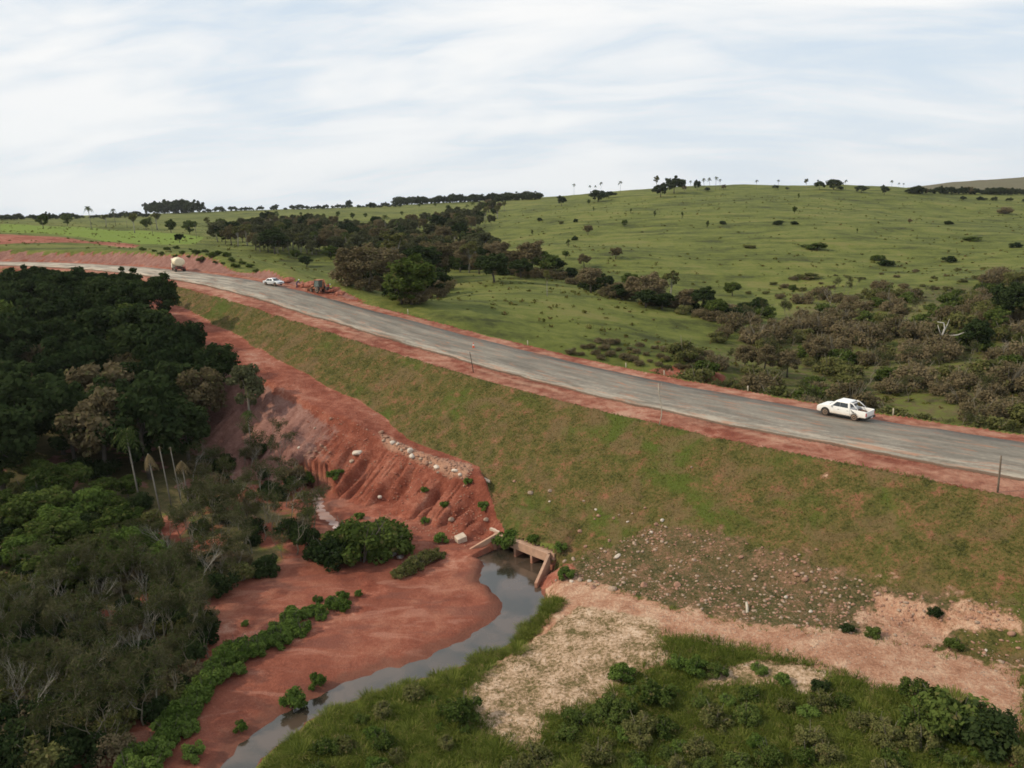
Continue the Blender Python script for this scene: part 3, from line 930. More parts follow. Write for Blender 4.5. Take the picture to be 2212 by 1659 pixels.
# ------------------------------------------------------------------ water
def water_material(name, base, tint):
    m = bpy.data.materials.new(name); m.use_nodes = True
    nt = m.node_tree; bs = nt.nodes['Principled BSDF']
    pos = node(nt, 'ShaderNodeNewGeometry').outputs['Position']
    st = noise(nt, pos, 0.28, 3.0, 0.5, 0.6)
    c = ramp(nt, st, [(0.40, base), (0.60, tint)])
    nt.links.new(c, bs.inputs['Base Color'])
    bs.inputs['Roughness'].default_value = 0.10
    bs.inputs['IOR'].default_value = 1.78
    b = node(nt, 'ShaderNodeBump', {'Height': noise(nt, pos, 2.5, 3.0, 0.5), 'Strength': 0.06, 'Distance': 0.05})
    nt.links.new(b.outputs[0], bs.inputs['Normal'])
    return m


wx = np.arange(-24, 8, 0.5); wy = np.arange(-8, 78.5, 0.5)
WX, WY = np.meshgrid(wx, wy)
I = np.arange(WX.size).reshape(WX.shape)
WF = np.stack([I[:-1, :-1], I[:-1, 1:], I[1:, 1:], I[1:, :-1]], -1).reshape(-1, 4)
wmid = np.stack([WX.ravel()[WF].mean(1), WY.ravel()[WF].mean(1)], -1)
keep = line_dist(wmid[:, 0], wmid[:, 1], STREAM, STREAM_W) < 2.2
used = np.unique(WF[keep]); remap = np.full(WX.size, -1); remap[used] = np.arange(len(used))
water = link(bpy.data.objects.new('stream_water', np_mesh('stream_water', np.stack([WX.ravel()[used], WY.ravel()[used], np.zeros(len(used))], -1), remap[WF[keep]], smooth=True)))
water.data.materials.append(water_material('muddy_water', (0.030, 0.027, 0.019), (0.080, 0.056, 0.040)))
tag(water, kind='structure')
bx_, by_ = BROOK[:, 0], BROOK[:, 1]
bd = np.gradient(BROOK, axis=0); bd /= np.linalg.norm(bd, axis=1)[:, None]
bnv = np.stack([bd[:, 1], -bd[:, 0]], -1)
LV = BROOK + bnv * (BROOK_W + .9)[:, None]; RV = BROOK - bnv * (BROOK_W + .9)[:, None]
bz = np.full(len(BROOK), 0.02)
BV = np.concatenate([np.column_stack([LV, bz]), np.column_stack([RV, bz])])
nb = len(BROOK); BF = np.array([(i, i + 1, nb + i + 1, nb + i) for i in range(nb - 1)])
brook = link(bpy.data.objects.new('brook_water', np_mesh('brook_water', BV, BF)))
brook.data.materials.append(water_material('silty_water', (0.27, 0.17, 0.14), (0.40, 0.31, 0.28)))
tag(brook, kind='structure')

# ------------------------------------------------------------------ plant prototypes
def leaf_cloud(rng, C, Rr, n_per, size, flat=0.8, up=0.35, aspect=1.7):
    C = np.asarray(C, float); Rr = np.asarray(Rr, float)
    k = np.repeat(np.arange(len(C)), n_per)
    n = len(k)
    u = rng.normal(size=(n, 3)); u /= np.linalg.norm(u, axis=1)[:, None]
    rr = Rr[k] * (0.45 + 0.6 * rng.random(n) ** 0.7)
    p = C[k] + u * rr[:, None] * np.array([1, 1, flat])
    nn = u * 0.9 + rng.normal(size=(n, 3)) * 0.55 + np.array([0, 0, up]); nn /= np.linalg.norm(nn, axis=1)[:, None]
    a = np.cross(nn, rng.normal(size=(n, 3))); a /= np.linalg.norm(a, axis=1)[:, None]
    b = np.cross(nn, a)
    s = size * (0.6 + 0.8 * rng.random(n))
    a = a * (s * aspect * .5)[:, None]; b = b * (s * .5)[:, None]
    dn = nn * (s * 0.12)[:, None]
    V = np.stack([p - a * .9 - dn, p - b, p + a - dn, p + b], 1).reshape(-1, 3)
    return V, np.arange(4 * n).reshape(n, 4)


def strips(rng, base, tip_dir, length, width, droop, nseg=3):
    """bent blades: arrays of base points, unit directions, lengths -> quads"""
    n = len(base)
    side = np.cross(tip_dir, np.array([0, 0, 1.0]) + rng.normal(size=(n, 3)) * .05)
    side /= (np.linalg.norm(side, axis=1)[:, None] + 1e-9)
    rows = []
    for i in range(nseg + 1):
        t = i / nseg
        p = base + tip_dir * (length * t)[:, None]
        p[:, 2] -= droop * length * t * t
        w = width * (1 - t) ** 0.7 + 0.004
        rows.append(p - side * (w * .5)[:, None]); rows.append(p + side * (w * .5)[:, None])
    V = np.stack(rows, 1)
    k = V.shape[1]
    F = []
    for i in range(nseg):
        F.append(np.array([2 * i, 2 * i + 1, 2 * i + 3, 2 * i + 2]))
    F = np.array(F)
    FF = (np.arange(n)[:, None, None] * k + F[None]).reshape(-1, 4)
    return V.reshape(-1, 3), FF


def tree_proto(seed, h=10.0, r=3.5, base=0.35, ncl=34, nl=70, size=0.5, leaf=None, bark=None, squash=0.8, top=0.0):
    rng = np.random.default_rng(seed)
    leaf = leaf or L_DARK; bark = bark or M_BARK
    cz = h * (base + 1) / 2; rz = h * (1 - base) / 2
    C = []
    while len(C) < ncl:
        u = rng.normal(size=3); u /= np.linalg.norm(u)
        k = rng.uniform(.45, .92)
        lob = 0.82 + 0.36 * vnoise(u[0] * 1.6 + seed, u[1] * 1.6 + u[2] * 1.3, seed)
        p = np.array([u[0] * r * k * lob, u[1] * r * k * lob, cz + u[2] * rz * k * lob])
        if u[2] < -0.25 and rng.random() < .7: continue
        C.append(p)
    C = np.array(C)
    rad = rng.uniform(.22, .40, ncl) * r * (1 - .35 * (np.abs(C[:, 2] - cz) / rz))
    V, F = leaf_cloud(rng, C, rad, nl, size, squash)
    crown = np_mesh('crown', V, F, [leaf])
    mb = MB()
    bend = rng.normal(size=2) * 0.03 * h
    pts = [(0, 0, -0.4), (bend[0] * .3, bend[1] * .3, h * .18), (bend[0], bend[1], h * .4), (bend[0] * 1.2, bend[1] * 1.2, h * .68)]
    r1 = h * 0.022
    mb.tube(pts, [r1 * 1.25, r1, r1 * .75, r1 * .3], 7)
    for i in rng.choice(ncl, 8, replace=False):
        t = rng.uniform(.45, .95)
        a = np.array(pts[2]) * (1 - (t - .45) * 1.2) + np.array(pts[3]) * ((t - .45) * 1.2)
        mid = (a + C[i]) / 2 + np.array([0, 0, -.04 * h])
        mb.tube([a, mid, C[i]], [r1 * .45, r1 * .3, r1 * .1], 5, cap=False)
    return dict(trunk=mb.mesh('trunk', bark, True), crown=crown, h=h, r=r)


def bush_proto(seed, h=2.0, r=1.3, ncl=14, nl=55, size=0.28, leaf=None, twigs=0, twig_mat=None, up=.35, aspect=1.7):
    rng = np.random.default_rng(seed)
    C = []
    for i in range(ncl):
        a = rng.uniform(0, 2 * math.pi); q = r * math.sqrt(rng.random()) * .8
        zz = h * rng.uniform(.2, .85) * (1 - 0.45 * (q / r) ** 2)
        C.append((q * math.cos(a), q * math.sin(a), zz))
    rad = rng.uniform(.25, .42, ncl) * min(r, h)
    V, F = leaf_cloud(rng, C, rad, nl, size, .8, up, aspect)
    V[:, 2] = np.maximum(V[:, 2], 0.02)
    crown = np_mesh('foliage', V, F, [leaf or L_MID])
    mb = MB()
    for i in range(max(5, twigs)):
        a = rng.uniform(0, 2 * math.pi); q = r * rng.uniform(.2, .9)
        tip = (q * math.cos(a), q * math.sin(a), h * rng.uniform(.6, 1.08))
        mb.tube([(q * .12 * math.cos(a), q * .12 * math.sin(a), -.2), (tip[0] * .5, tip[1] * .5, tip[2] * .55), tip], [.045 * h / 2, .03 * h / 2, .012 * h / 2], 4, cap=False)
    return dict(trunk=mb.mesh('stems', twig_mat or M_BARK), crown=crown, h=h, r=r)


def bare_proto(seed, h=6.0, spread=0.55, mat=None, depth=5, fuzz=0, leaf=None):
    rng = random.Random(seed)
    mb = MB()
    tips = []

    def grow(p, d, L, r, k):
        q = p + d * L * .5 + Vector((rng.gauss(0, .05), rng.gauss(0, .05), rng.gauss(0, .03))) * L
        e = p + d * L + Vector((rng.gauss(0, .08), rng.gauss(0, .08), .04)) * L
        mb.tube([p, q, e], [r, r * .82, r * .62], 5 if k > 3 else 3, cap=False)
        if k == 0:
            tips.append(e); return
        n = 2 if k > 3 else rng.choice((2, 3, 3))
        for i in range(n):
            ax = Vector((rng.gauss(0, 1), rng.gauss(0, 1), rng.gauss(0, .5))).normalized()
            nd = (d + ax * spread * rng.uniform(.6, 1.3) + Vector((0, 0, .12))).normalized()
            st = e if i < 2 else q
            grow(st, nd, L * rng.uniform(.62, .86), r * .58, k - 1)
    grow(Vector((0, 0, -.3)), Vector((rng.gauss(0, .12), rng.gauss(0, .12), 1)).normalized(), h * .30, h * .014, depth)
    tr = mb.mesh('branches', mat or M_GREYTWIG)
    res = dict(trunk=tr, crown=None, h=h, r=h * .4)
    if fuzz:
        g = np.random.default_rng(seed)
        V, F = leaf_cloud(g, np.array([tuple(t) for t in tips]), np.full(len(tips), h * .07), fuzz, h * .011, 1, 0.0, 9.0)
        res['crown'] = np_mesh('twigs', V, F, [leaf or L_TWIGGREY])
    return res


def palm_proto(seed, h=8.0, fr=2.0, n=16, leaf=None, dead=False, trunk_r=0.09, droop=0.75):
    g = np.random.default_rng(seed)
    mb = MB()
    lean = g.normal(size=2) * 0.03 * h
    mb.tube([(0, 0, -.3), (lean[0] * .3, lean[1] * .3, h * .4), (lean[0], lean[1], h * .97)], [trunk_r * 1.15, trunk_r, trunk_r * .85], 7)
    head = np.array([lean[0], lean[1], h * .97])
    Vs = []; Fs = []; b = 0
    for i in range(n):
        a = 2 * math.pi * i / n + g.normal() * .25
        el = g.uniform(-.5, 1.2) if not dead else g.uniform(-1.2, -.3)
        L = fr * g.uniform(.8, 1.15)
        prev = None
        d = np.array([math.cos(a) * math.cos(el), math.sin(a) * math.cos(el), math.sin(el)])
        sd_ = np.array([-math.sin(a), math.cos(a), 0])
        ns = 7
        P = []
        for k in range(ns + 1):
            t = k / ns
            p = head + d * L * t; p = p.copy(); p[2] -= droop * L * t * t
            P.append(p)
        for k in range(ns):
            w = 0.24 * L * math.sin(math.pi * (0.12 + .86 * (k + .5) / ns)) * .55
            for sgn in (-1, 1):
                q0, q1 = P[k], P[k] * .35 + P[k + 1] * .65
                tip = (q0 + q1) / 2 + sd_ * sgn * w * 2 + np.array([0, 0, -w * .9]) + (P[k + 1] - P[k]) * .5
                tip2 = tip + (P[k + 1] - P[k]) * .35
                Vs += [q0, q1, tip2, tip]; Fs.append((b, b + 1, b + 2, b + 3)); b += 4
    crown = np_mesh('fronds', np.array(Vs), np.array(Fs), [leaf or L_PALM])
    return dict(trunk=mb.mesh('trunk', M_PALMTRUNK, True), crown=crown, h=h, r=fr)


def clump_proto(seed, h=1.2, r=.6, n=90, leaf=None, width=.035, droop=.5):
    g = np.random.default_rng(seed)
    a = g.uniform(0, 2 * math.pi, n); q = r * .5 * np.sqrt(g.random(n))
    base = np.stack([q * np.cos(a), q * np.sin(a), np.full(n, -.03)], -1)
    d = np.stack([np.cos(a) * g.uniform(.1, .8, n), np.sin(a) * g.uniform(.1, .8, n), np.ones(n)], -1)
    d /= np.linalg.norm(d, axis=1)[:, None]
    V, F = strips(g, base, d, h * g.uniform(.6, 1.15, n), np.full(n, width), droop)
    return dict(trunk=None, crown=np_mesh('blades', V, F, [leaf or L_GRASS]), h=h, r=r)


P_DARK = [tree_proto(10 + i, 10, 3.7 + .3 * (i % 3), .20 + .05 * (i % 2), 46, 110, .38, L_DARK) for i in range(5)]
P_MID = [tree_proto(30 + i, 8, 3.0 + .3 * i, .14, 40, 100, .34, L_MID) for i in range(3)]
P_LUSH = [tree_proto(40 + i, 5, 2.5, .12, 36, 110, .25, L_LUSH) for i in range(2)]
P_BROWN = [tree_proto(50 + i, 9, 3.3, .16, 44, 90, .30, L_BROWN, M_BARK) for i in range(3)]
P_WOOD = [tree_proto(55 + i, 8, 3.1, .12, 40, 90, .32, L_WOOD, M_PALEBARK) for i in range(4)]
P_THIN = [tree_proto(60 + i, 10, 2.2, .50, 20, 70, .32, L_OLIVE, M_PALEBARK) for i in range(3)]
P_FAR = [tree_proto(70 + i, 9, 4.2 + .5 * i, .15, 32, 60, .6, L_FAR) for i in range(4)]
P_SPIRE = [tree_proto(80 + i, 5, 1.1, .12, 16, 50, .4, L_MID) for i in range(2)]
P_BUSH_B = [bush_proto(100 + i, 2.6, 2.0, 22, 100, .17, L_BROWN, 14, M_GREYTWIG) for i in range(4)]
P_BUSH_O = [bush_proto(110 + i, 2.4, 1.8, 22, 100, .17, L_OLIVE, 8, M_GREYTWIG) for i in range(3)]
P_BUSH_G = [bush_proto(120 + i, 2.2, 1.6, 22, 110, .17, L_MID, 5) for i in range(3)]
P_BUSH_L = [bush_proto(130 + i, 1.8, 1.2, 18, 100, .16, L_LUSH, 5, None, .5) for i in range(4)]
P_BUSH_D = [bush_proto(140 + i, 2.2, 1.7, 22, 100, .18, L_DARK, 4) for i in range(3)]
P_BARE = [bare_proto(150 + i, 6, .55, M_GREYTWIG, 5, 6) for i in range(5)]
P_BAREP = [bare_proto(160 + i, 6, .5, M_PALEBARK, 5, 0) for i in range(3)]
P_PALM = [palm_proto(170 + i, 8, 2.0, 18) for i in range(3)]
P_PALMD = [palm_proto(180 + i, 8, 1.5, 7, L_DEADPALM, True, .09, .5) for i in range(2)]
P_PALMB = [palm_proto(186, 8, .5, 4, L_DEADPALM, True, .085, .3)]
P_CLUMP = [clump_proto(190 + i, 1.1 + .2 * i, 1.3, 230, L_GRASS) for i in range(3)]

RNG = random.Random(7)


def plant(proto, name, loc, h, label, cat, group=None, wide=1.0, rz=None, lean=(0, 0), parts=('trunk', 'crown'), single=False):
    """one plant: an Empty at its foot that parents trunk and crown (far ones are one mesh)"""
    s = h / proto['h']
    rz = RNG.uniform(0, 6.28) if rz is None else rz
    sc = (s * wide, s * wide, s)
    if single or proto['trunk'] is None:
        o = bpy.data.objects.new(name, proto['crown'])
        link(o); o.location = loc; o.rotation_euler = (lean[0], lean[1], rz); o.scale = sc
        return tag(o, label, cat, group)
    t = empty(name, loc, rz)
    t.rotation_euler = (lean[0], lean[1], rz); t.scale = sc
    tag(t, label, cat, group)
    link(bpy.data.objects.new(parts[0], proto['trunk']), t)
    if proto['crown'] is not None:
        c = link(bpy.data.objects.new(parts[1], proto['crown']), t)
        if parts[1] == 'twigs': c['kind'] = 'stuff'
    return t


def px_h(loc, pix):
    """height in metres that spans pix photograph pixels at loc"""
    d = np.dot(np.array([loc[0], loc[1], loc[2] - CAM_Z]), f0)
    return pix * d / FPX


def project(p):
    q = np.array([p[0], p[1], p[2] - CAM_Z]); d = q @ f0
    return IMG_W / 2 + FPX * (q @ CR) / d, IMG_H / 2 - FPX * (q @ CU) / d


def plant_px(proto, name, px, py, pix, label, cat, group=None, **kw):
    loc = ground(px, py)
    return plant(proto, name, loc, px_h(loc, pix), label, cat, group, **kw)


TREE_P = ('trunk', 'crown'); BUSH_P = ('stems', 'foliage'); PALM_P = ('trunk', 'fronds'); BARE_P = ('branches', 'twigs')

ORD = ['leftmost', 'second from the left', 'third from the left', 'fourth from the left', 'fifth from the left', 'sixth from the left', 'seventh from the left', 'eighth from the left', 'ninth from the left', 'tenth from the left',
       'eleventh from the left', 'twelfth from the left', 'thirteenth from the left', 'fourteenth from the left', 'fifteenth from the left', 'sixteenth from the left', 'seventeenth from the left', 'eighteenth from the left', 'nineteenth from the left', 'twentieth from the left']


def ordered(items, tpl):
    """items sorted left to right; labels by order. tpl gets the order word"""
    items = sorted(items, key=lambda q: q[1])
    n = len(items)
    for i, it in enumerate(items):
        if i < 20:
            w = ORD[i]
        else:
            k = n - 1 - i
            w = 'rightmost' if k == 0 else ORD[k].replace('left', 'right') if k < 20 else 'middle'
        yield it, tpl.format(w)


def poisson(poly, spacing, rng, accept=None, tries=6000, cap=400):
    poly = np.asarray(poly, float); lo = poly.min(0); hi = poly.max(0)
    pts = []
    cand = np.stack([rng.uniform(lo[0], hi[0], tries), rng.uniform(lo[1], hi[1], tries)], -1)
    ok = in_poly(cand[:, 0], cand[:, 1], poly) > 0
    for p in cand[ok]:
        sp = spacing(p) if callable(spacing) else spacing
        if accept and not accept(p): continue
        if all((p[0] - q[0]) ** 2 + (p[1] - q[1]) ** 2 > sp * sp for q in pts):
            pts.append(p)
            if len(pts) >= cap: break
    return pts


# ---- tall dark forest on the left bank
g = np.random.default_rng(3)
TALL = [(-100, 172), (-80, 152), (-66, 134), (-52, 115), (-41, 103), (-37, 95), (-41, 88), (-52, 84), (-62, 76), (-82, 76), (-112, 110), (-135, 150)]
CAN_X = [-300, 0, 120, 240, 300, 345, 420, 470, 560, 700]; CAN_Y = [572, 573, 576, 590, 618, 650, 700, 770, 850, 900]
pts = poisson(TALL, 4.7, g, cap=150)
for p in pts:
    z = gz(*p)
    px_, py_ = project((p[0], p[1], z + 8))
    if px_ < -160: continue
    h = g.uniform(8.5, 13.0)
    for _ in range(12):
        a_, b_ = project((p[0], p[1], z + h))
        if b_ >= np.interp(a_, CAN_X, CAN_Y) - 1: break
        h *= 0.92
    h = max(h, 4.5)
    k = g.random()
    px0, py0 = project((p[0], p[1], z + h))
    if py0 < 700:
        lab = 'tall dark tree on far edge of left forest'
        if k > .85: lab = 'lighter green tree on far edge of left forest'
    elif py0 < 860:
        lab = 'dark green tree amid dense left forest' if k <= .85 else 'olive brown tree amid dense left forest'
    else:
        lab = 'dark green tree on near edge of left forest' if k <= .85 else 'olive brown tree on near edge of left forest'
    pr = P_DARK[int(g.integers(5))] if k <= .85 else (P_MID[int(g.integers(3))] if py0 < 700 else P_BROWN[int(g.integers(3))])
    plant(pr, 'forest_tree', (p[0], p[1], z - .1), h, lab, 'tree', 'trees of the dense forest on the left', wide=g.uniform(.9, 1.2))
plant_px(P_DARK[1], 'forest_tree', 352, 712, 118, 'dark tree with ragged crown standing out at the forest corner above the pink track', 'tree', wide=.95)
plant_px(P_DARK[3], 'forest_tree', 285, 668, 88, 'dark tree beside the corner tree, its crown against the grey road', 'tree', wide=1.0)
plant_px(P_DARK[2], 'forest_tree', 405, 800, 105, 'dark bushy tree leaning over the outer edge of the pink track', 'tree', wide=1.1)
plant_px(P_WOOD[1], 'forest_tree', 540, 905, 125, 'olive green tree at the forest tip beside the purple red bank', 'tree', wide=.9)
plant_px(P_DARK[4], 'forest_tree', 470, 860, 120, 'dark green tree at the forest tip just left of the olive one', 'tree', wide=1.0)

# ---- understorey and green shrubs in front of the forest
B_PX = [(0, 1010), (120, 1020), (260, 1020), (340, 1120), (350, 1240), (160, 1300), (0, 1360)]
for p in poisson(B_PX, 34, g, cap=48):
    loc = ground(*p); k = g.random()
    if k < .45: plant(P_MID[int(g.integers(3))], 'green_tree', loc, g.uniform(2.8, 4.6), 'low green tree in undergrowth before left forest', 'tree', 'low green trees in front of the left forest', wide=1.3)
    elif k < .8: plant(P_BUSH_D[int(g.integers(3))], 'dark_shrub', loc, g.uniform(1.8, 3.2), 'dark shrub in undergrowth before left forest', 'shrub', 'dark shrubs in front of the left forest', parts=BUSH_P)
    else: plant(P_BUSH_O[int(g.integers(3))], 'olive_shrub', loc, g.uniform(1.8, 3.0), 'olive shrub in undergrowth before left forest', 'shrub', 'olive shrubs in front of the left forest', parts=BUSH_P)
for px_, py_, hh, lab in ((280, 1225, 92, 'bright green bushy tree, the lightest crown at the lower left, beside bare grey trees'), (345, 1240, 70, 'small bright green tree right beside the larger bright green one'),
                          (200, 1130, 80, 'mid green rounded tree left of the row of bare palm trunks'), (60, 1230, 80, 'green tree at the left picture edge below the dark forest'), (130, 1180, 90, 'mid green tree between the picture edge and the bare palm trunks')):
    plant_px(P_LUSH[px_ % 2], 'green_tree', px_, py_, hh, lab, 'tree', wide=1.1)

# ---- bare grey trees on the stream flat
A_PX = [(430, 1010), (600, 970), (655, 1060), (690, 1170), (640, 1215), (560, 1245), (470, 1300), (450, 1430), (370, 1540), (240, 1630), (60, 1650), (0, 1600), (0, 1340), (150, 1260), (340, 1190)]
for p in poisson(A_PX, 16, g, cap=300, tries=9000):
    loc = ground(*p); k = g.random()
    up_ = 'by pale brook' if p[1] < 1260 else 'in lower left thicket'
    if k < .44: plant(P_BARE[int(g.integers(5))], 'bare_tree', loc, g.uniform(3.0, 5.2), 'leafless grey tree ' + up_, 'tree', 'leafless grey trees on the stream flat', parts=BARE_P, wide=1.1)
    elif k < .66: plant(P_BAREP[int(g.integers(3))], 'bare_tree', loc, g.uniform(3.0, 5.0), 'leafless pale-barked tree ' + up_, 'tree', 'leafless pale trees on the stream flat', parts=BARE_P)
    elif k < .82: plant((P_BUSH_O + P_BUSH_B)[int(g.integers(7))], 'olive_shrub', loc, g.uniform(1.0, 2.2), 'olive shrub among leafless trees ' + up_, 'shrub', 'olive shrubs among the leafless trees', parts=BUSH_P)
    else: plant(P_BUSH_D[int(g.integers(3))], 'dark_shrub', loc, g.uniform(1.2, 2.2), 'dark shrub among leafless trees ' + up_, 'shrub', 'dark shrubs among the leafless trees', parts=BUSH_P)
D_PX = [(0, 1400), (150, 1350), (330, 1450), (300, 1560), (180, 1659), (0, 1700)]
for p in poisson(D_PX, 42, g, cap=32):
    loc = ground(*p)
    plant(P_BUSH_D[int(g.integers(3))] if g.random() < .6 else P_BUSH_O[int(g.integers(3))], 'thicket_shrub', loc, g.uniform(1.6, 3.0), 'dim shrub in lower left corner thicket', 'shrub', 'shrubs of the lower left thicket', parts=BUSH_P)

# ---- bare-headed palms of the flat
PAL = [(304, 1093, 170, P_PALM[0], 'palm with ragged drooping crown, leftmost of the five tall pale trunks', -0.05),
       (350, 1124, 158, P_PALMD[0], 'palm trunk with a withered head, second of the five tall pale trunks', -0.07),
       (371, 1098, 146, P_PALMB[0], 'bare headless palm trunk with a stub, third of the five tall pale trunks', -0.05),
       (391, 1083, 128, P_PALMB[0], 'bare headless palm trunk, thinnest and fourth of the five tall pale trunks', -0.05),
       (411, 1106, 122, P_PALMD[1], 'dead palm with brown hanging fronds, rightmost of the five tall pale trunks', -0.02),
       (547, 992, 104, P_PALM[1], 'palm with yellow green crown at the foot of the red bank by the forest tip', -0.04)]
for px_, py_, hh, pr, lab, ln in PAL:
    loc = ground(px_, py_)
    plant(pr, 'palm_tree', loc, px_h(loc, hh), lab, 'palm', rz=.3, lean=(0, ln), parts=PALM_P, wide=.85)

# ---- big green bushes by the brook
for px_, py_, hh, lab in ((782, 1212, 92, 'large dense green bush on the red flat by the brook, tallest of its clump'), (838, 1200, 82, 'green bush at the right end of the large clump by the brook'), (722, 1218, 66, 'dark green bush at the left end of the large clump by the brook'),
                          (750, 1190, 70, 'green bush at the back of the large clump by the brook'), (690, 1208, 48, 'low dark bush beside bare twigs, left of the large green clump'), (810, 1175, 62, 'green bush at the foot of the gullied red slope behind the large clump')):
    plant_px(P_BUSH_G[px_ % 3] if px_ > 740 else P_BUSH_D[1], 'green_bush', px_, py_, hh, lab, 'bush', wide=1.0, parts=BUSH_P)
for px_, py_, hh in ((862, 1245, 26), (884, 1236, 30), (906, 1226, 32), (926, 1216, 32), (946, 1207, 26)):
    pass
for (it, lab) in ordered([(0, 862, 1245, 26), (0, 884, 1236, 30), (0, 906, 1226, 32), (0, 926, 1216, 32), (0, 946, 1207, 26)], 'low olive reed tuft on the red flat beside the culvert pool, {}'):
    plant_px(P_BUSH_O[it[1] % 3], 'reed_tuft', it[1], it[2], it[3], lab, 'reeds', 'reed tufts beside the culvert pool', parts=BUSH_P)
for px_, py_, hh, lab in ((672, 1045, 26, 'small dark bush at the head of the pale brook'), (720, 1035, 22, 'small dark bush on the right side of the pale brook'), (735, 1022, 12, 'tiny green bush at the foot of the stony red slope'), (778, 1120, 16, 'small green bush at the base of the gullies'),
                          (918, 1063, 13, 'tiny green tuft in the middle of the gullied red slope'), (962, 1095, 15, 'green tuft on the right half of the gullied red slope'), (918, 1130, 14, 'green tuft low on the gullied red slope'), (952, 1172, 24, 'small green bush on red soil near the concrete block'),
                          (1010, 1045, 14, 'green tuft on the edge between red slope and grass'), (1044, 1100, 20, 'dark green tuft where the grass edge runs down to the culvert'), (1098, 1182, 42, 'bright green bush hanging over the left end of the culvert'), (1075, 1172, 22, 'small green bush on top of the left wing wall'),
                          (1150, 1170, 18, 'green tuft on the slope just above the culvert beam'), (1222, 1248, 26, 'green bush on the stony slope right of the culvert'), (1210, 1190, 20, 'green tuft on the slope right above the culvert corner')):
    plant_px(P_BUSH_L[px_ % 4], 'green_tuft', px_, py_, hh, lab, 'bush', parts=BUSH_P, wide=1.1)

# ---- leafy strip on the sand bar
SPX = np.array([(250, 1690), (320, 1640), (395, 1565), (430, 1515), (480, 1455), (520, 1425), (575, 1395), (630, 1360), (690, 1325), (728, 1312)], float)
for i in range(74):
    t = i / 73 * (len(SPX) - 1); a_ = int(min(t, len(SPX) - 2)); c_ = SPX[a_] + (SPX[a_ + 1] - SPX[a_]) * (t - a_)
    wv = 13 if i > 8 else 30
    loc = ground(c_[0] + g.normal() * wv, c_[1] + g.normal() * wv * .8)
    sec = 'bottom end' if i < 20 else ('broad middle' if i < 50 else 'thin upper end')
    plant(P_BUSH_L[int(g.integers(4))], 'leafy_shrub', loc, g.uniform(.9, 1.5) * (1.0 if i < 60 else .75), 'leafy green shrub in sand bar strip, ' + sec, 'shrub', 'leafy shrubs in a strip along the sand bar', parts=BUSH_P)
for px_, py_, hh, lab in ((687, 1300, 18, 'small round green shrub left of the short row on the sand bar'), (715, 1302, 20, 'green shrub in the short row on the sand bar, second from the left'), (742, 1296, 24, 'green shrub in the short row on the sand bar, the largest'), (776, 1288, 16, 'round green shrub at the right end of the short row on the sand bar'),
                          (633, 1530, 48, 'upright green plant standing in the water near the left bank'), (684, 1482, 34, 'green plant at the water edge of the sand bar with its reflection'), (520, 1578, 26, 'brownish green bush on the sand at the stream bend'), (530, 1352, 14, 'tiny dark tuft on the sand behind the leafy strip'),
                          (418, 1640, 40, 'dark round bush on the sand beside the stream at the bottom')):
    plant_px(P_BUSH_L[px_ % 4], 'green_shrub', px_, py_, hh, lab, 'shrub', parts=BUSH_P, wide=.9)

# ---- right bank: tall grass clumps, bushes at the bottom of the picture
BANK = np.array([(1205, 1292), (1180, 1325), (1135, 1385), (1085, 1412), (1010, 1448), (930, 1478), (850, 1505), (770, 1535), (700, 1570), (640, 1620), (590, 1680)], float)
for i in range(70):
    t = i / 69 * (len(BANK) - 1); a_ = int(min(t, len(BANK) - 2)); c_ = BANK[a_] + (BANK[a_ + 1] - BANK[a_]) * (t - a_)
    loc = ground(c_[0] + g.normal() * 9, c_[1] + g.normal() * 9)
    plant(P_CLUMP[int(g.integers(3))], 'grass_clump', loc, g.uniform(.7, 1.25), 'tall grass clump on right stream bank, ' + ('near culvert' if i < 20 else 'middle bend' if i < 45 else 'picture bottom'), 'grass clump', 'grass clumps along the right stream bank')
BOT = [(600, 1690), (700, 1600), (800, 1545), (900, 1505), (985, 1480), (1000, 1540), (1060, 1605), (1150, 1650), (1200, 1580), (1310, 1530), (1340, 1470), (1400, 1485), (1480, 1520), (1600, 1510), (1750, 1530), (1860, 1515), (1990, 1500), (2080, 1510), (2150, 1580), (2240, 1640), (2240, 1800), (600, 1800)]
for p in poisson(BOT, 31, g, cap=290, tries=9000):
    loc = ground(*p); k = g.random()
    where = 'in bottom left foreground' if p[0] < 1050 else ('in middle foreground' if p[0] < 1650 else 'in bottom right foreground')
    if k < .16: plant(P_BUSH_G[int(g.integers(3))], 'foreground_bush', loc, g.uniform(.6, 1.2), 'mid green bush ' + where, 'bush', 'mid green foreground bushes', parts=BUSH_P, wide=1.1)
    elif k < .28: plant(P_BUSH_L[int(g.integers(4))], 'foreground_bush', loc, g.uniform(.4, .85), 'light green leafy bush ' + where, 'bush', 'light green foreground bushes', parts=BUSH_P, wide=1.2)
    elif k < .42: plant(P_BUSH_O[int(g.integers(3))], 'foreground_bush', loc, g.uniform(.7, 1.3), 'olive brown bush ' + where, 'bush', 'olive foreground bushes', parts=BUSH_P)
    else: plant(P_CLUMP[int(g.integers(3))], 'grass_clump', loc, g.uniform(.6, 1.0), 'clump of tall grass ' + where, 'grass clump', 'foreground grass clumps', wide=1.3)
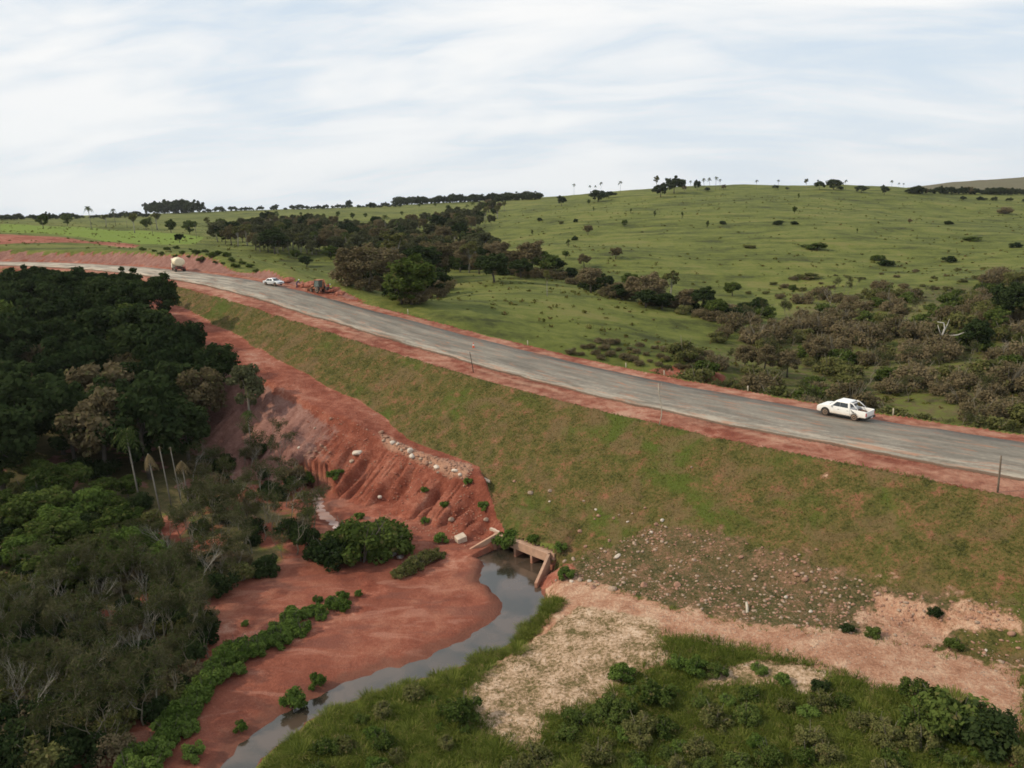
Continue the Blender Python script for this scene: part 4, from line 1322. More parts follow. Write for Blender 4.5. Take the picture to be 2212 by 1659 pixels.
for px_, py_, hh, lab, pr in ((2060, 1585, 105, 'large dark green bush rising in front of the dirt track at the lower right', P_BUSH_G[0]), (2125, 1610, 85, 'dark green bush right of the large one at the lower right', P_BUSH_D[0]), (1985, 1580, 60, 'mid green bush left of the large one at the lower right', P_BUSH_G[1]),
                              (1000, 1560, 60, 'leafy bush at the left tip of the pale sandy patch', P_BUSH_G[2]), (1420, 1520, 55, 'green bush below the pale sandy patch', P_BUSH_G[0]), (1345, 1470, 40, 'bright green bush at the right tip of the pale sandy patch', P_BUSH_L[1]),
                              (1500, 1455, 38, 'green bush between the track and the pale hollow', P_BUSH_L[2]), (1460, 1440, 28, 'yellow green bush on the lower side of the track', P_BUSH_L[0]), (1550, 1460, 30, 'small green bush above the pale hollow', P_BUSH_G[2]), (1640, 1452, 24, 'small green bush on the rim of the pale hollow', P_BUSH_L[3]),
                              (1772, 1492, 26, 'small dark round bush beside the pale hollow', P_BUSH_D[0]), (1690, 1478, 26, 'grass-like bush growing in the pale hollow', P_BUSH_L[1]), (1885, 1375, 24, 'green bush at the foot of the pink soil patch', P_BUSH_G[0]), (1830, 1362, 18, 'low green bush between stony slope and track', P_BUSH_D[1]),
                              (2060, 1400, 26, 'green bush on the lower slope right of the pink soil', P_BUSH_G[1]), (2020, 1330, 20, 'green bush in the middle of the pink rubble', P_BUSH_D[2]), (1380, 1590, 50, 'greyish round seeding bush in the foreground, left of two', P_BUSH_O[0]), (1545, 1570, 50, 'greyish round seeding bush in the foreground, right of two', P_BUSH_O[1])):
    plant_px(pr, 'green_bush', px_, py_, hh, lab, 'bush', parts=BUSH_P, wide=1.1)

# ---- brush in the upstream valley, right of the road
def brush_spots(spacing, cap):
    lo = np.min(BRUSH_W, 0); hi = np.max(BRUSH_W, 0)
    c = np.stack([g.uniform(lo[0], hi[0], 14000), g.uniform(lo[1], hi[1], 14000)], -1)
    s_, o_ = road_coords(c[:, 0], c[:, 1])
    ok = (in_poly(c[:, 0], c[:, 1], BRUSH_W) > 0) & (o_ > 12.5) & (np.abs(c[:, 0] / np.maximum(c[:, 1], 1)) < .74)
    ok &= (fbm(c[:, 0] / 16, c[:, 1] / 16, 2, 4) < .60) | (np.hypot(c[:, 0], c[:, 1]) < 100)
    pts = []
    for p in c[ok]:
        sp = spacing(p)
        if all((p[0] - q[0]) ** 2 + (p[1] - q[1]) ** 2 > sp * sp for q in pts):
            pts.append(p)
            if len(pts) >= cap: break
    return pts


for p in brush_spots(lambda q: 2.3 + 0.012 * math.hypot(*q), 330):
    z = gz(*p); loc = (p[0], p[1], z - .05); k = g.random(); d = math.hypot(*p)
    where = 'beside road in right valley' if d < 95 else ('amid right valley' if d < 145 else 'on far side of right valley')
    h = g.uniform(1.2, 2.4) if d < 90 else g.uniform(1.8, 4.0)
    if k < .42: plant(P_BUSH_B[int(g.integers(4))], 'brown_shrub', loc, h, 'brown dry shrub ' + where, 'shrub', 'brown shrubs of the right valley', parts=BUSH_P, wide=1.1)
    elif k < .64: plant(P_BUSH_O[int(g.integers(3))], 'olive_shrub', loc, h, 'olive shrub ' + where, 'shrub', 'olive shrubs of the right valley', parts=BUSH_P, wide=1.1)
    elif k < .78: plant(P_BUSH_G[int(g.integers(3))] if d > 90 else P_BUSH_L[int(g.integers(4))], 'green_shrub', loc, h * .8, 'green shrub ' + where, 'shrub', 'green shrubs of the right valley', parts=BUSH_P, wide=1.2)
    else: plant(P_BARE[int(g.integers(5))], 'bare_tree', loc, h * 1.35, 'leafless thin tree ' + where, 'tree', 'leafless trees of the right valley', parts=BARE_P)
for px_, py_, hh, lab, pr in ((2110, 760, 75, 'dark green tree right of the white dead tree', P_DARK[0]), (2180, 700, 90, 'dark green tree at the right picture edge above the brush', P_DARK[2]), (2150, 720, 60, 'dark bushy tree between the dead tree and the picture edge', P_MID[0]), (2138, 650, 40, 'narrow dark tree standing at the top edge of the right brush', P_SPIRE[0]),
                              (1520, 678, 58, 'dark green dense tree at the lower corner of the pasture', P_DARK[1]), (1545, 690, 48, 'dark round tree at the pasture corner next to the brush', P_MID[2]), (1985, 720, 45, 'dark green tree in the brush left of the dead tree', P_MID[1]), (1940, 700, 40, 'olive tree in the middle of the right brush', P_BROWN[0]),
                              (1650, 810, 70, 'brown twiggy tree by the red soil patch at the left edge of the brush', P_BROWN[1]), (1610, 800, 60, 'brown twiggy tree at the left end of the brush, near the pasture', P_BROWN[2]), (1700, 815, 62, 'brown tree in front of the brush above the road', P_BROWN[0]), (1760, 790, 66, 'brown tree in the left half of the brush', P_BROWN[1])):
    plant_px(pr, 'valley_tree', px_, py_, hh, lab, 'tree', wide=1.15)
for p in poisson([(1230, 765), (1300, 735), (1480, 760), (1560, 770), (1560, 800), (1420, 795), (1330, 782)], 15, g, cap=40):
    loc = ground(*p)
    plant(P_BUSH_B[int(g.integers(4))], 'brown_shrub', loc, g.uniform(.5, 1.1), 'low brown bush at pasture corner by road', 'shrub', 'low brown scrub at the pasture corner', parts=BUSH_P, wide=1.3)


# the white dead tree with its long limb
def dead_tree(loc, h, rz, label):
    t = empty('dead_tree', loc, rz); tag(t, label, 'tree')
    mb = MB(); mb.tube([(0, 0, -.3), (.12 * h, 0, .25 * h), (.10 * h, .03 * h, .5 * h), (.18 * h, 0, .8 * h), (.12 * h, 0, .98 * h), (-.08 * h, .02 * h, 1.02 * h)], [.045 * h, .04 * h, .034 * h, .026 * h, .02 * h, .008 * h], 7)
    mb.build('trunk', M_DEADWOOD, t, True)
    mb = MB(); mb.tube([(.11 * h, .02 * h, .35 * h), (.35 * h, -.03 * h, .55 * h), (.6 * h, -.05 * h, .58 * h), (.85 * h, 0, .66 * h), (1.05 * h, .02 * h, .63 * h)], [.032 * h, .026 * h, .02 * h, .014 * h, .006 * h], 6)
    mb.build('limb', M_DEADWOOD, t, True)
    mb = MB(); mb.tube([(.17 * h, 0, .72 * h), (.28 * h, .05 * h, .92 * h), (.32 * h, .04 * h, 1.1 * h)], [.02 * h, .012 * h, .005 * h], 5)
    mb.build('limb', M_DEADWOOD, t, True)
    mb = MB(); mb.tube([(.1 * h, .03 * h, .55 * h), (-.02 * h, .0, .8 * h), (-.05 * h, .03 * h, .92 * h)], [.02 * h, .012 * h, .005 * h], 5)
    mb.build('limb', M_DEADWOOD, t, True)
    return t


lc = ground(2024, 762)
dead_tree(lc, px_h(lc, 66), 0.0, 'white dead tree with one long bare limb reaching right, in the brown brush')
plant_px(P_BAREP[0], 'bare_tree', 1792, 668, 52, 'pale leafless tree standing in bright grass above the brown brush', 'tree', parts=BARE_P)
plant_px(P_BAREP[1], 'bare_tree', 2165, 790, 60, 'thin pale leafless tree near the right picture edge', 'tree', parts=BARE_P)

# ---- grove beside the pasture and gully trees
for px_, py_, hh, wd, pr, lab in (
        (776, 622, 92, 1.1, P_BROWN[0], 'brown leafed tree at the left end of the grove beside the road'), (806, 624, 98, 1.15, P_BROWN[1], 'dark brown broad tree in the left half of the grove'), (836, 622, 94, 1.1, P_BROWN[2], 'brown tree in the middle of the grove, its trunk bare below'),
        (857, 600, 100, 1.0, P_THIN[0], 'tall thin pale-trunked tree rising behind the grove'), (890, 657, 112, 1.1, P_MID[0], 'tall green tree in front of the grove, tallest there'), (869, 657, 72, 1.2, P_MID[1], 'smaller green tree with pale trunk at the grove front, by the pasture'),
        (930, 645, 66, 1.35, P_DARK[3], 'dark round tree at the right end of the grove, on the pasture'), (940, 602, 82, 1.2, P_BROWN[0], 'brown tree at the back right of the grove'), (905, 610, 78, 1.2, P_DARK[4], 'dark green tree inside the grove behind the tall green one'), (965, 600, 50, 1.2, P_MID[2], 'green tree just right of the grove at the pasture top'),
        (1068, 610, 66, 1.25, P_DARK[0], 'dark rounded tree standing alone at the top of the pasture'), (1035, 592, 45, 1.2, P_BROWN[1], 'brown bushy tree left of the lone dark pasture tree'), (1110, 592, 55, 1.2, P_BROWN[2], 'brown tree in the gully right of the lone pasture tree'), (1150, 594, 75, 1.1, P_BROWN[0], 'tall brown tree in the gully cluster at the foot of the hill'),
        (1178, 598, 55, 1.2, P_MID[0], 'green tree at the right of the gully cluster at the foot of the hill'), (1125, 600, 40, 1.4, P_DARK[1], 'dark low tree at the bottom of the gully cluster'), (1200, 590, 34, 1.5, P_DARK[2], 'low dark green tree stretching right from the gully cluster'), (1182, 640, 60, .5, P_THIN[1], 'thin pole-like tree on the pasture below the gully cluster'),
        (1262, 578, 30, 1.2, P_BROWN[1], 'small dark tree on the hill foot above the grey round tree'), (1276, 632, 58, 1.3, P_BROWN[2], 'grey brown round tree in the gully above the pasture'), (1308, 636, 44, .9, P_DARK[3], 'dark narrow tree in the gully right of the grey round one'), (1345, 648, 34, 1.4, P_DARK[4], 'low dark tree in the gully, left of the mixed clump'),
        (1362, 622, 34, 1.2, P_MID[1], 'green tree on the back edge of the gully clump'), (1385, 655, 62, 1.2, P_BROWN[0], 'brown tree in the mixed gully clump above the pasture'), (1412, 660, 72, 1.1, P_BROWN[1], 'tallest brown tree of the mixed gully clump'), (1448, 655, 70, .9, P_THIN[2], 'pale-trunked tree at the right of the mixed gully clump'),
        (1395, 664, 40, 1.4, P_DARK[0], 'dark green tree at the front of the mixed gully clump'), (1430, 668, 36, 1.4, P_DARK[2], 'low dark tree at the lower edge of the mixed gully clump'), (1488, 672, 52, 1.2, P_BROWN[2], 'brown tree between the gully clump and the pasture corner'), (1582, 640, 34, 1.1, P_MID[2], 'green tree on a thin trunk above the pasture corner'),
        (594, 549, 56, 1.0, P_DARK[1], 'dark top-heavy tree standing before the far woods, above the sedan'), (663, 577, 24, 1.3, P_DARK[4], 'small dark green tree in the meadow above the road bend'), (640, 560, 22, 1.2, P_MID[0], 'small green tree in the meadow left of the palm'), (715, 560, 30, 1.2, P_MID[1], 'green tree at the edge of the far woods right of the palm'),
        (1330, 560, 26, 1.3, P_BROWN[0], 'brown bushy tree on the hill foot, above the gully')):
    plant_px(pr, 'gully_tree', px_, py_, hh, lab, 'tree', wide=wd * 1.22)
for p in poisson([(745, 615), (800, 590), (900, 590), (960, 610), (960, 645), (900, 655), (850, 640), (790, 630)], 17, g, cap=34):
    plant((P_BUSH_D + P_BUSH_B)[int(g.integers(7))], 'grove_shrub', ground(*p), g.uniform(1.6, 4.0), 'dark shrub filling the grove beside the pasture', 'shrub', 'shrubs filling the grove', parts=BUSH_P, wide=1.2)
for px_, py_, hh, lab in ((611, 541, 54, 'palm beside the dark top-heavy tree in front of the far woods'), (681, 549, 46, 'palm with green crown alone in the meadow above the road'), (1005, 545, 44, 'palm among the woods at the gully head'), (815, 525, 36, 'palm with pale trunk in the middle of the far woods'), (1040, 540, 40, 'slim palm at the right edge of the far woods')):
    plant_px(P_PALM[px_ % 3], 'palm_tree', px_, py_, hh, lab, 'palm', parts=PALM_P)

WOOD = [(430, 522), (520, 490), (640, 480), (760, 498), (900, 492), (1000, 465), (1075, 445), (1100, 450), (1075, 480), (1015, 510), (1065, 550), (1090, 580), (1010, 592), (930, 575), (830, 570), (720, 552), (600, 552), (480, 532)]
for p in poisson(WOOD, lambda q: 9.0 if q[1] > 510 else 7.0, g, cap=270, tries=9000):
    loc = ground(*p); k = g.random(); d = math.hypot(loc[0], loc[1])
    where = 'in left far woods' if p[0] < 640 else ('in middle far woods' if p[0] < 900 else 'in right far woods')
    h = g.uniform(5.0, 9.0)
    if k < .40: pr, nm, lab = P_WOOD[int(g.integers(4))], 'woodland_tree', 'mid green tree '
    elif k < .52: pr, nm, lab = P_DARK[int(g.integers(5))], 'woodland_tree', 'dark green tree '
    elif k < .74: pr, nm, lab = P_BROWN[int(g.integers(3))], 'woodland_tree', 'grey brown tree '
    elif k < .9: pr, nm, lab = P_THIN[int(g.integers(3))], 'woodland_tree', 'thin pale-trunked tree '
    else: pr, nm, lab = P_PALM[int(g.integers(3))], 'palm_tree', 'palm '
    plant(pr, nm, loc, h, lab + where, 'palm' if nm == 'palm_tree' else 'tree', lab.strip() + 's of the far woods', parts=PALM_P if nm == 'palm_tree' else TREE_P, wide=1.15)

# ---- continuous belt of shrubs along the gully above the pasture
GUL = np.array([(960, 575), (1050, 590), (1120, 598), (1200, 602), (1260, 618), (1330, 640), (1400, 655), (1470, 672), (1540, 690), (1590, 690), (1640, 670)], float)
for i in range(120):
    t = i / 119 * (len(GUL) - 1); a_ = int(min(t, len(GUL) - 2)); c_ = GUL[a_] + (GUL[a_ + 1] - GUL[a_]) * (t - a_)
    loc = ground(c_[0] + g.normal() * 12, c_[1] - abs(g.normal()) * 11 + 3); k = g.random()
    where = 'in left part of gully belt' if i < 40 else ('in middle of gully belt' if i < 80 else 'in right part of gully belt')
    if k < .42: plant(P_BUSH_B[int(g.integers(4))], 'brown_shrub', loc, g.uniform(1.2, 2.8), 'brown shrub ' + where, 'shrub', 'brown shrubs of the gully belt', parts=BUSH_P, wide=1.3)
    elif k < .75: plant(P_BUSH_D[int(g.integers(3))], 'dark_shrub', loc, g.uniform(1.2, 3.0), 'dark green shrub ' + where, 'shrub', 'dark shrubs of the gully belt', parts=BUSH_P, wide=1.3)
    else: plant(P_BUSH_O[int(g.integers(3))], 'olive_shrub', loc, g.uniform(1.0, 2.4), 'olive shrub ' + where, 'shrub', 'olive shrubs of the gully belt', parts=BUSH_P, wide=1.3)
for p in poisson([(1600, 640), (1700, 600), (1900, 585), (2212, 580), (2250, 640), (2000, 640), (1750, 650)], 24, g, cap=70):
    plant((P_BUSH_O + P_BUSH_B)[int(g.integers(7))], 'hill_scrub', ground(*p), g.uniform(.5, 1.3), 'low dry bush on hill foot above right brush', 'shrub', 'low bushes at the foot of the hill', parts=BUSH_P, wide=1.6)

# ---- scattered shrubs of the open hill
HILL = [(0, 1213, 445, 22, 1.1, P_FAR[0]), (0, 1272, 442, 12, .9, P_MID[0]), (0, 1282, 457, 11, .8, P_SPIRE[0]), (0, 1363, 462, 12, .9, P_SPIRE[1]), (0, 1414, 469, 15, .9, P_SPIRE[0]), (0, 1473, 473, 16, .9, P_SPIRE[1]), (0, 1528, 493, 18, .9, P_SPIRE[0]), (0, 1349, 489, 15, 1.1, P_MID[1]), (0, 1270, 508, 22, 1.3, P_BROWN[0]),
        (0, 1561, 485, 8, 1.3, P_BUSH_D[0]), (0, 1228, 534, 18, 1.0, P_SPIRE[1]), (0, 1222, 559, 19, 1.0, P_MID[2]), (0, 1242, 519, 10, 1.0, P_BUSH_D[1]), (0, 1150, 508, 12, 1.0, P_SPIRE[0]), (0, 1333, 555, 15, 1.2, P_BROWN[1]), (0, 1243, 480, 8, 1.0, P_BUSH_D[2]), (0, 1212, 484, 7, 1.2, P_BUSH_O[0]), (0, 1166, 477, 7, 1.2, P_BUSH_D[0])]
for it, lab in ordered(HILL, 'small shrub or tree on left half of open hill, {}'):
    far_ = it[5] in P_BUSH_D or it[5] in P_BUSH_O
    plant_px(it[5], 'hill_shrub' if far_ else 'hill_tree', it[1], it[2], it[3], lab, 'shrub' if far_ else 'tree', 'scattered shrubs and trees of the open hill', wide=it[4], parts=BUSH_P if far_ else TREE_P)
HILLR = [(0, 1725, 429, 12, 1, P_SPIRE[0]), (0, 1716, 462, 17, .9, P_MID[0]), (0, 1681, 486, 10, 1.6, P_BUSH_D[0]), (0, 1716, 485, 8, 1.4, P_BUSH_D[1]), (0, 1965, 484, 12, 1.2, P_BROWN[1]), (0, 1851, 505, 12, .8, P_SPIRE[1]), (0, 1759, 538, 15, 2.6, P_BUSH_G[0]), (0, 1896, 563, 15, 1.5, P_BUSH_G[1]), (0, 1913, 574, 14, 1.8, P_BUSH_D[2]),
         (0, 2051, 566, 13, 1.5, P_BUSH_D[0]), (0, 2171, 462, 16, 1.4, P_BUSH_B[0]), (0, 2049, 485, 9, 1.5, P_BUSH_D[1]), (0, 1856, 611, 14, 1.0, P_SPIRE[0]), (0, 1711, 636, 23, 1.0, P_MID[2]), (0, 1620, 536, 8, 2.4, P_BUSH_O[0]), (0, 1745, 600, 12, 3.2, P_BUSH_O[1]), (0, 2100, 520, 10, 3.0, P_BUSH_G[2]), (0, 2195, 535, 12, 1.6, P_BUSH_D[2])]
for it, lab in ordered(HILLR, 'small shrub or tree on right half of open hill, {}'):
    far_ = it[5]['trunk'].name.startswith('stems')
    plant_px(it[5], 'hill_shrub' if far_ else 'hill_tree', it[1], it[2], it[3], lab, 'shrub' if far_ else 'tree', 'scattered shrubs and trees of the open hill', wide=it[4], parts=BUSH_P if far_ else TREE_P)
plant_px(P_PALM[2], 'palm_tree', 1918, 662, 46, 'palm with pale trunk standing at the upper edge of the brown brush', 'palm', parts=PALM_P)

# ---- trees on the skyline
def sky_plant(proto, name, px, py, hpx, lab, cat, wide=1.0, parts=TREE_P, group=None, single=False, sink=0.0):
    loc = ground(px, py + 1.0, 150)
    return plant(proto, name, (loc[0], loc[1], loc[2] - .15 - sink * px_h(loc, hpx)), px_h(loc, hpx), lab, cat, group, wide=wide, parts=parts, single=single)


for px_, py_, hh, wd, pr, lab in ((1427, 425, 30, 1.35, P_FAR[0], 'broad dark tree on the crest, left and lower of the big pair'), (1456, 417, 37, 1.15, P_FAR[1], 'broad dark tree on the crest, right and taller of the big pair'), (1292, 435, 26, 1.4, P_FAR[2], 'dark tree just below the crest, left of the big pair'), (1315, 427, 15, 1.6, P_FAR[3], 'low dark tree right beside the one below the crest'),
                                  (1506, 410, 22, .8, P_FAR[0], 'dark dense tree on the crest among the group of palms'), (1770, 409, 21, 1.1, P_FAR[1], 'dome-shaped tree on the crest, left of two alike'), (1801, 409, 23, 1.3, P_FAR[2], 'dome-shaped tree on the crest, right of two alike'), (1860, 415, 16, 1.5, P_FAR[3], 'low dark dome tree on the right crest'),
                                  (1910, 420, 21, 1.0, P_FAR[0], 'dark tree with pointed top on the right crest'), (1741, 408, 24, .8, P_THIN[0], 'thin open-crowned tree on the crest, left of the dome trees'), (1418, 411, 34, .9, P_THIN[1], 'pale open-crowned tree behind the big pair on the crest'), (1675, 408, 10, 1.4, P_FAR[1], 'small bush-like tree on the crest at the foot of a palm'),
                                  (1563, 409, 12, 1.4, P_BROWN[0], 'pale brown low tree right of the crest palms'), (1528, 412, 9, 1.3, P_FAR[2], 'small dark tree below the crest palms'), (1478, 411, 12, 1.5, P_BROWN[1], 'low brown tree between the big pair and the crest palms'), (1816, 410, 9, 1.4, P_FAR[3], 'little dark tree right of the dome trees'), (1700, 409, 6, 1.6, P_FAR[0], 'tiny bush-like tree on the middle crest')):
    sky_plant(pr, 'crest_tree', px_, py_, hh, lab, 'tree', wd)
for it, lab in ordered([(0, 1240, 421, 24), (0, 1275, 418, 18), (0, 1287, 417, 17), (0, 1298, 416, 23), (0, 1340, 417, 26), (0, 1492, 411, 21), (0, 1521, 411, 26), (0, 1533, 410, 26), (0, 1546, 410, 28), (0, 1555, 409, 22), (0, 1634, 408, 20), (0, 1681, 408, 20), (0, 1826, 409, 21), (0, 1926, 409, 20), (0, 1941, 409, 15), (0, 1951, 409, 14)], 'slim palm on hill crest against the sky, {}'):
    sky_plant(P_PALM[it[1] % 3], 'palm_tree', it[1], it[2], it[3], lab, 'palm', .95, PALM_P, 'palms on the hill crest')
for it, lab in ordered([(0, 94, 493, 32, P_MID[0], 1.0), (0, 102, 482, 24, P_FAR[1], .9), (0, 146, 486, 25, P_MID[1], 1.0), (0, 230, 490, 28, P_THIN[0], 1.3), (0, 291, 503, 44, P_THIN[1], 1.0), (0, 316, 497, 27, P_MID[2], 1.0), (0, 340, 497, 38, P_THIN[2], 1.2), (0, 370, 503, 30, P_MID[0], 1.1), (0, 388, 524, 20, P_DARK[0], 1.5), (0, 410, 505, 30, P_MID[1], 1.1), (0, 450, 500, 32, P_THIN[0], 1.1), (0, 480, 500, 30, P_MID[2], 1.0)], 'tree along the bright green field on the left, {}'):
    plant_px(it[4], 'field_tree', it[1], it[2], it[3], lab, 'tree', 'trees along the bright field', wide=it[5])
for it, lab in ordered([(0, 198, 496, 48), (0, 250, 487, 34), (0, 275, 492, 30), (0, 330, 505, 34), (0, 425, 515, 36)], 'palm along the bright green field on the left, {}'):
    plant_px(P_PALM[it[1] % 3], 'palm_tree', it[1], it[2], it[3], lab, 'palm', 'palms along the bright field', parts=PALM_P)


def skyline(x0, y0, x1, y1, n, h0, h1, lab, grp, protos, wd=1.3, gap=0.0, jit=2.0):
    for i in range(n):
        if g.random() < gap: continue
        t = (i + g.uniform(-.3, .3)) / max(1, n - 1)
        sky_plant(protos[int(g.integers(len(protos)))], 'skyline_tree', x0 + (x1 - x0) * t, y0 + (y1 - y0) * t + g.uniform(-jit, jit) * .3, g.uniform(h0, h1) * 1.15, lab, 'tree', wd, group=grp, single=True, sink=.17)


skyline(862, 442, 1160, 430, 46, 11, 20, 'dark tree in dense horizon row left of crest', 'dense row of trees on the horizon', P_FAR, 1.25)
skyline(430, 457, 862, 446, 40, 5, 13, 'small tree in loose row on left horizon', 'loose row of trees on the left horizon', P_FAR, 1.4, .25)
skyline(322, 462, 428, 459, 13, 22, 32, 'tall tree of compact grove on left horizon', 'compact grove on the left horizon', P_FAR, .95)
skyline(-60, 476, 320, 468, 36, 6, 15, 'small tree in row behind bright field', 'row of trees behind the bright field', P_FAR, 1.3, .15)
skyline(1965, 417, 2230, 420, 34, 9, 19, 'dark tree in band at right crest end', 'band of trees at the right end of the crest', P_FAR + P_BROWN[:1], 1.3, .1)
skyline(2080, 430, 2230, 436, 10, 6, 12, 'low tree just below right crest end', 'low trees below the right crest', P_FAR, 1.4, .2)
sky_plant(P_FAR[2], 'skyline_tree', 754, 447, 16, 'round dark tree standing above the loose row on the left horizon', 'tree', 1.0)
sky_plant(P_FAR[3], 'skyline_tree', 1085, 440, 22, 'large dark tree at the head of the wooded gully near the horizon', 'tree', 1.4)
sky_plant(P_FAR[0], 'skyline_tree', 1055, 458, 24, 'dark spreading tree below the one at the gully head', 'tree', 1.4)
# shrubs along the top of the cut bank
for p in poisson([(290, 540), (400, 535), (520, 560), (560, 590), (480, 572), (380, 556)], 15, g, cap=26):
    plant(P_BUSH_G[int(g.integers(3))], 'bank_shrub', ground(*p), g.uniform(.6, 1.3), 'green shrub on top of pink road cutting', 'shrub', 'shrubs above the road cutting', wide=1.4, parts=BUSH_P)
for it, lab in ordered([(0, 905, 448, 9), (0, 940, 446, 8), (0, 968, 455, 13), (0, 700, 470, 9), (0, 730, 468, 12), (0, 762, 474, 15), (0, 790, 470, 10), (0, 650, 466, 8), (0, 935, 475, 7), (0, 600, 470, 9), (0, 868, 465, 9)], 'lone small tree on the far upper pasture, {}'):
    plant_px(P_MID[it[1] % 3], 'pasture_tree', it[1], it[2], it[3], lab, 'tree', 'lone trees of the far upper pasture')

# ------------------------------------------------------------------ culvert
M_CONC = pmat('stained_concrete', (0.38, 0.235, 0.16), 0.9, 0.22, 1.6, bump=.2, dust=(0.30, 0.12, 0.075), dust_h=(0.0, 0.9, 0.8))
M_CONC2 = pmat('pale_concrete', (0.50, 0.40, 0.31), 0.9, 0.2, 2.0, bump=.2)
cul = empty('box_culvert', (HL[0], HL[1], 0), math.atan2(HU[1], HU[0]))
tag(cul, 'three-cell concrete box culvert at the foot of the grass embankment', 'culvert')
LW = float(HLEN)
MB().box(-.35, LW, 0.0, 0.42, 0.80, 1.62).build('header_beam', M_CONC, cul, bevel=.03)
for x_ in (LW * .36, LW * .68):
    MB().box(x_ - .13, x_ + .13, 0.06, 6.0, -.6, 0.797).build('cell_wall', M_CONC, cul, bevel=.02)
for x_ in (-.15, LW - .1):
    MB().box(x_, x_ + .25, 0.425, 6.5, -.6, 1.2).build('side_wall', M_CONC, cul)
MB().box(-.6, LW + .4, 0.425, 1.9, .80, 1.58).build('roof_slab', M_CONC, cul)
MB().box(-.15, LW + .15, 1.905, 6.5, .80, 1.1).build('roof_slab', M_CONC, cul)
MB().box(-.15, LW + .15, 6.51, 6.8, -.6, 1.2).build('end_wall', M_CONC, cul)


def wing(x0, y0, x1, y1, z0, z1, th, name):
    d = Vector((x1 - x0, y1 - y0, 0)); n = Vector((-d.y, d.x, 0)).normalized() * th
    a, b = Vector((x0, y0, 0)), Vector((x1, y1, 0))
    vs_ = [(a.x, a.y, -.7), (b.x, b.y, -.7), (b.x, b.y, z1), (a.x, a.y, z0)]
    vs2 = [(v[0] + n.x, v[1] + n.y, v[2]) for v in vs_]
    MB().add(vs_ + vs2, [(0, 1, 2, 3), (7, 6, 5, 4), (0, 4, 5, 1), (1, 5, 6, 2), (2, 6, 7, 3), (3, 7, 4, 0)]).build(name, M_CONC, cul, bevel=.02)


wing(LW - .02, -.01, LW + 1.25, -3.1, 1.6, .42, .26, 'wing_wall')
wing(.02, -.01, -1.3, -2.3, 1.6, .40, -.26, 'wing_wall')
MB().box(-1.3, 0.0, .35, .62, 1.45, 1.72).build('coping', M_CONC2, cul, bevel=.03)

# ------------------------------------------------------------------ vehicles
M_WHITE = pmat('white_paint', (0.78, 0.78, 0.76), 0.28, 0.02, 2.0, dust=(0.50, 0.36, 0.25), dust_h=(0.35, 0.95, 0.6), spec=.6)
M_SILVER = pmat('silver_paint', (0.60, 0.63, 0.66), 0.3, 0.03, 2.0, metallic=.25, dust=(0.42, 0.30, 0.22), dust_h=(0.25, 0.8, 0.5))
M_GLASS = pmat('dark_glass', (0.02, 0.024, 0.026), 0.08, 0.1, 2.0, spec=.8)
M_TYRE = pmat('dusty_tyre', (0.05, 0.04, 0.034), 0.9, 0.3, 6.0)
M_RIM = pmat('dusty_rim', (0.38, 0.25, 0.16), 0.7, 0.25, 6.0)
M_DARKPL = pmat('dark_plastic', (0.035, 0.033, 0.032), 0.7, 0.2, 4.0)
M_TAIL = pmat('tail_light_red', (0.42, 0.05, 0.05), 0.3, 0.1, 4.0)
M_LAMP = pmat('lamp_clear', (0.60, 0.60, 0.57), 0.2, 0.05, 4.0)
M_BED = pmat('bed_liner', (0.15, 0.085, 0.06), 0.9, 0.3, 3.0)
M_CHROME = pmat('bumper_metal', (0.30, 0.30, 0.30), 0.4, 0.1, 4.0, metallic=.6)
M_PLATE = pmat('plate', (0.6, 0.6, 0.58), 0.5, 0.05, 8.0)


def arch(cx, cz, r, n=9, a0=180, a1=0):
    return [(cx + r * math.cos(R(a0 + (a1 - a0) * i / n)), cz + r * math.sin(R(a0 + (a1 - a0) * i / n))) for i in range(n + 1)]


def wheel(parent, x, y, r, w=.22):
    sy = 1 if y > 0 else -1
    t = MB().lathe((x, y - w / 2 * sy, r), (0, sy, 0), [(0, r * .6), (0, r * .93), (.03, r), (w - .03, r), (w, r * .93), (w, r * .62)], 22).build('wheel', M_TYRE, parent, True)
    MB().lathe((x, y - w / 2 * sy, r), (0, sy, 0), [(w * .55, r * .61), (w + .004, r * .61), (w + .004, r * .52), (w - .03, r * .42), (w - .01, r * .14), (w + .01, r * .12)], 18).build('rim', M_RIM, t, True)
    return t


def quad_part(name, pts, mat, parent, th=.02, nrm=None):
    """a thin pane from four or more corner points, given real thickness along its normal"""
    P = [Vector(p) for p in pts]
    n = (P[1] - P[0]).cross(P[-1] - P[0]).normalized() * th
    k = len(P)
    return MB().add([p - n * .5 for p in P] + [p + n * .5 for p in P], [tuple(range(k))[::-1], tuple(range(k, 2 * k))] + [(i, (i + 1) % k, k + (i + 1) % k, k + i) for i in range(k)]).build(name, mat, parent)


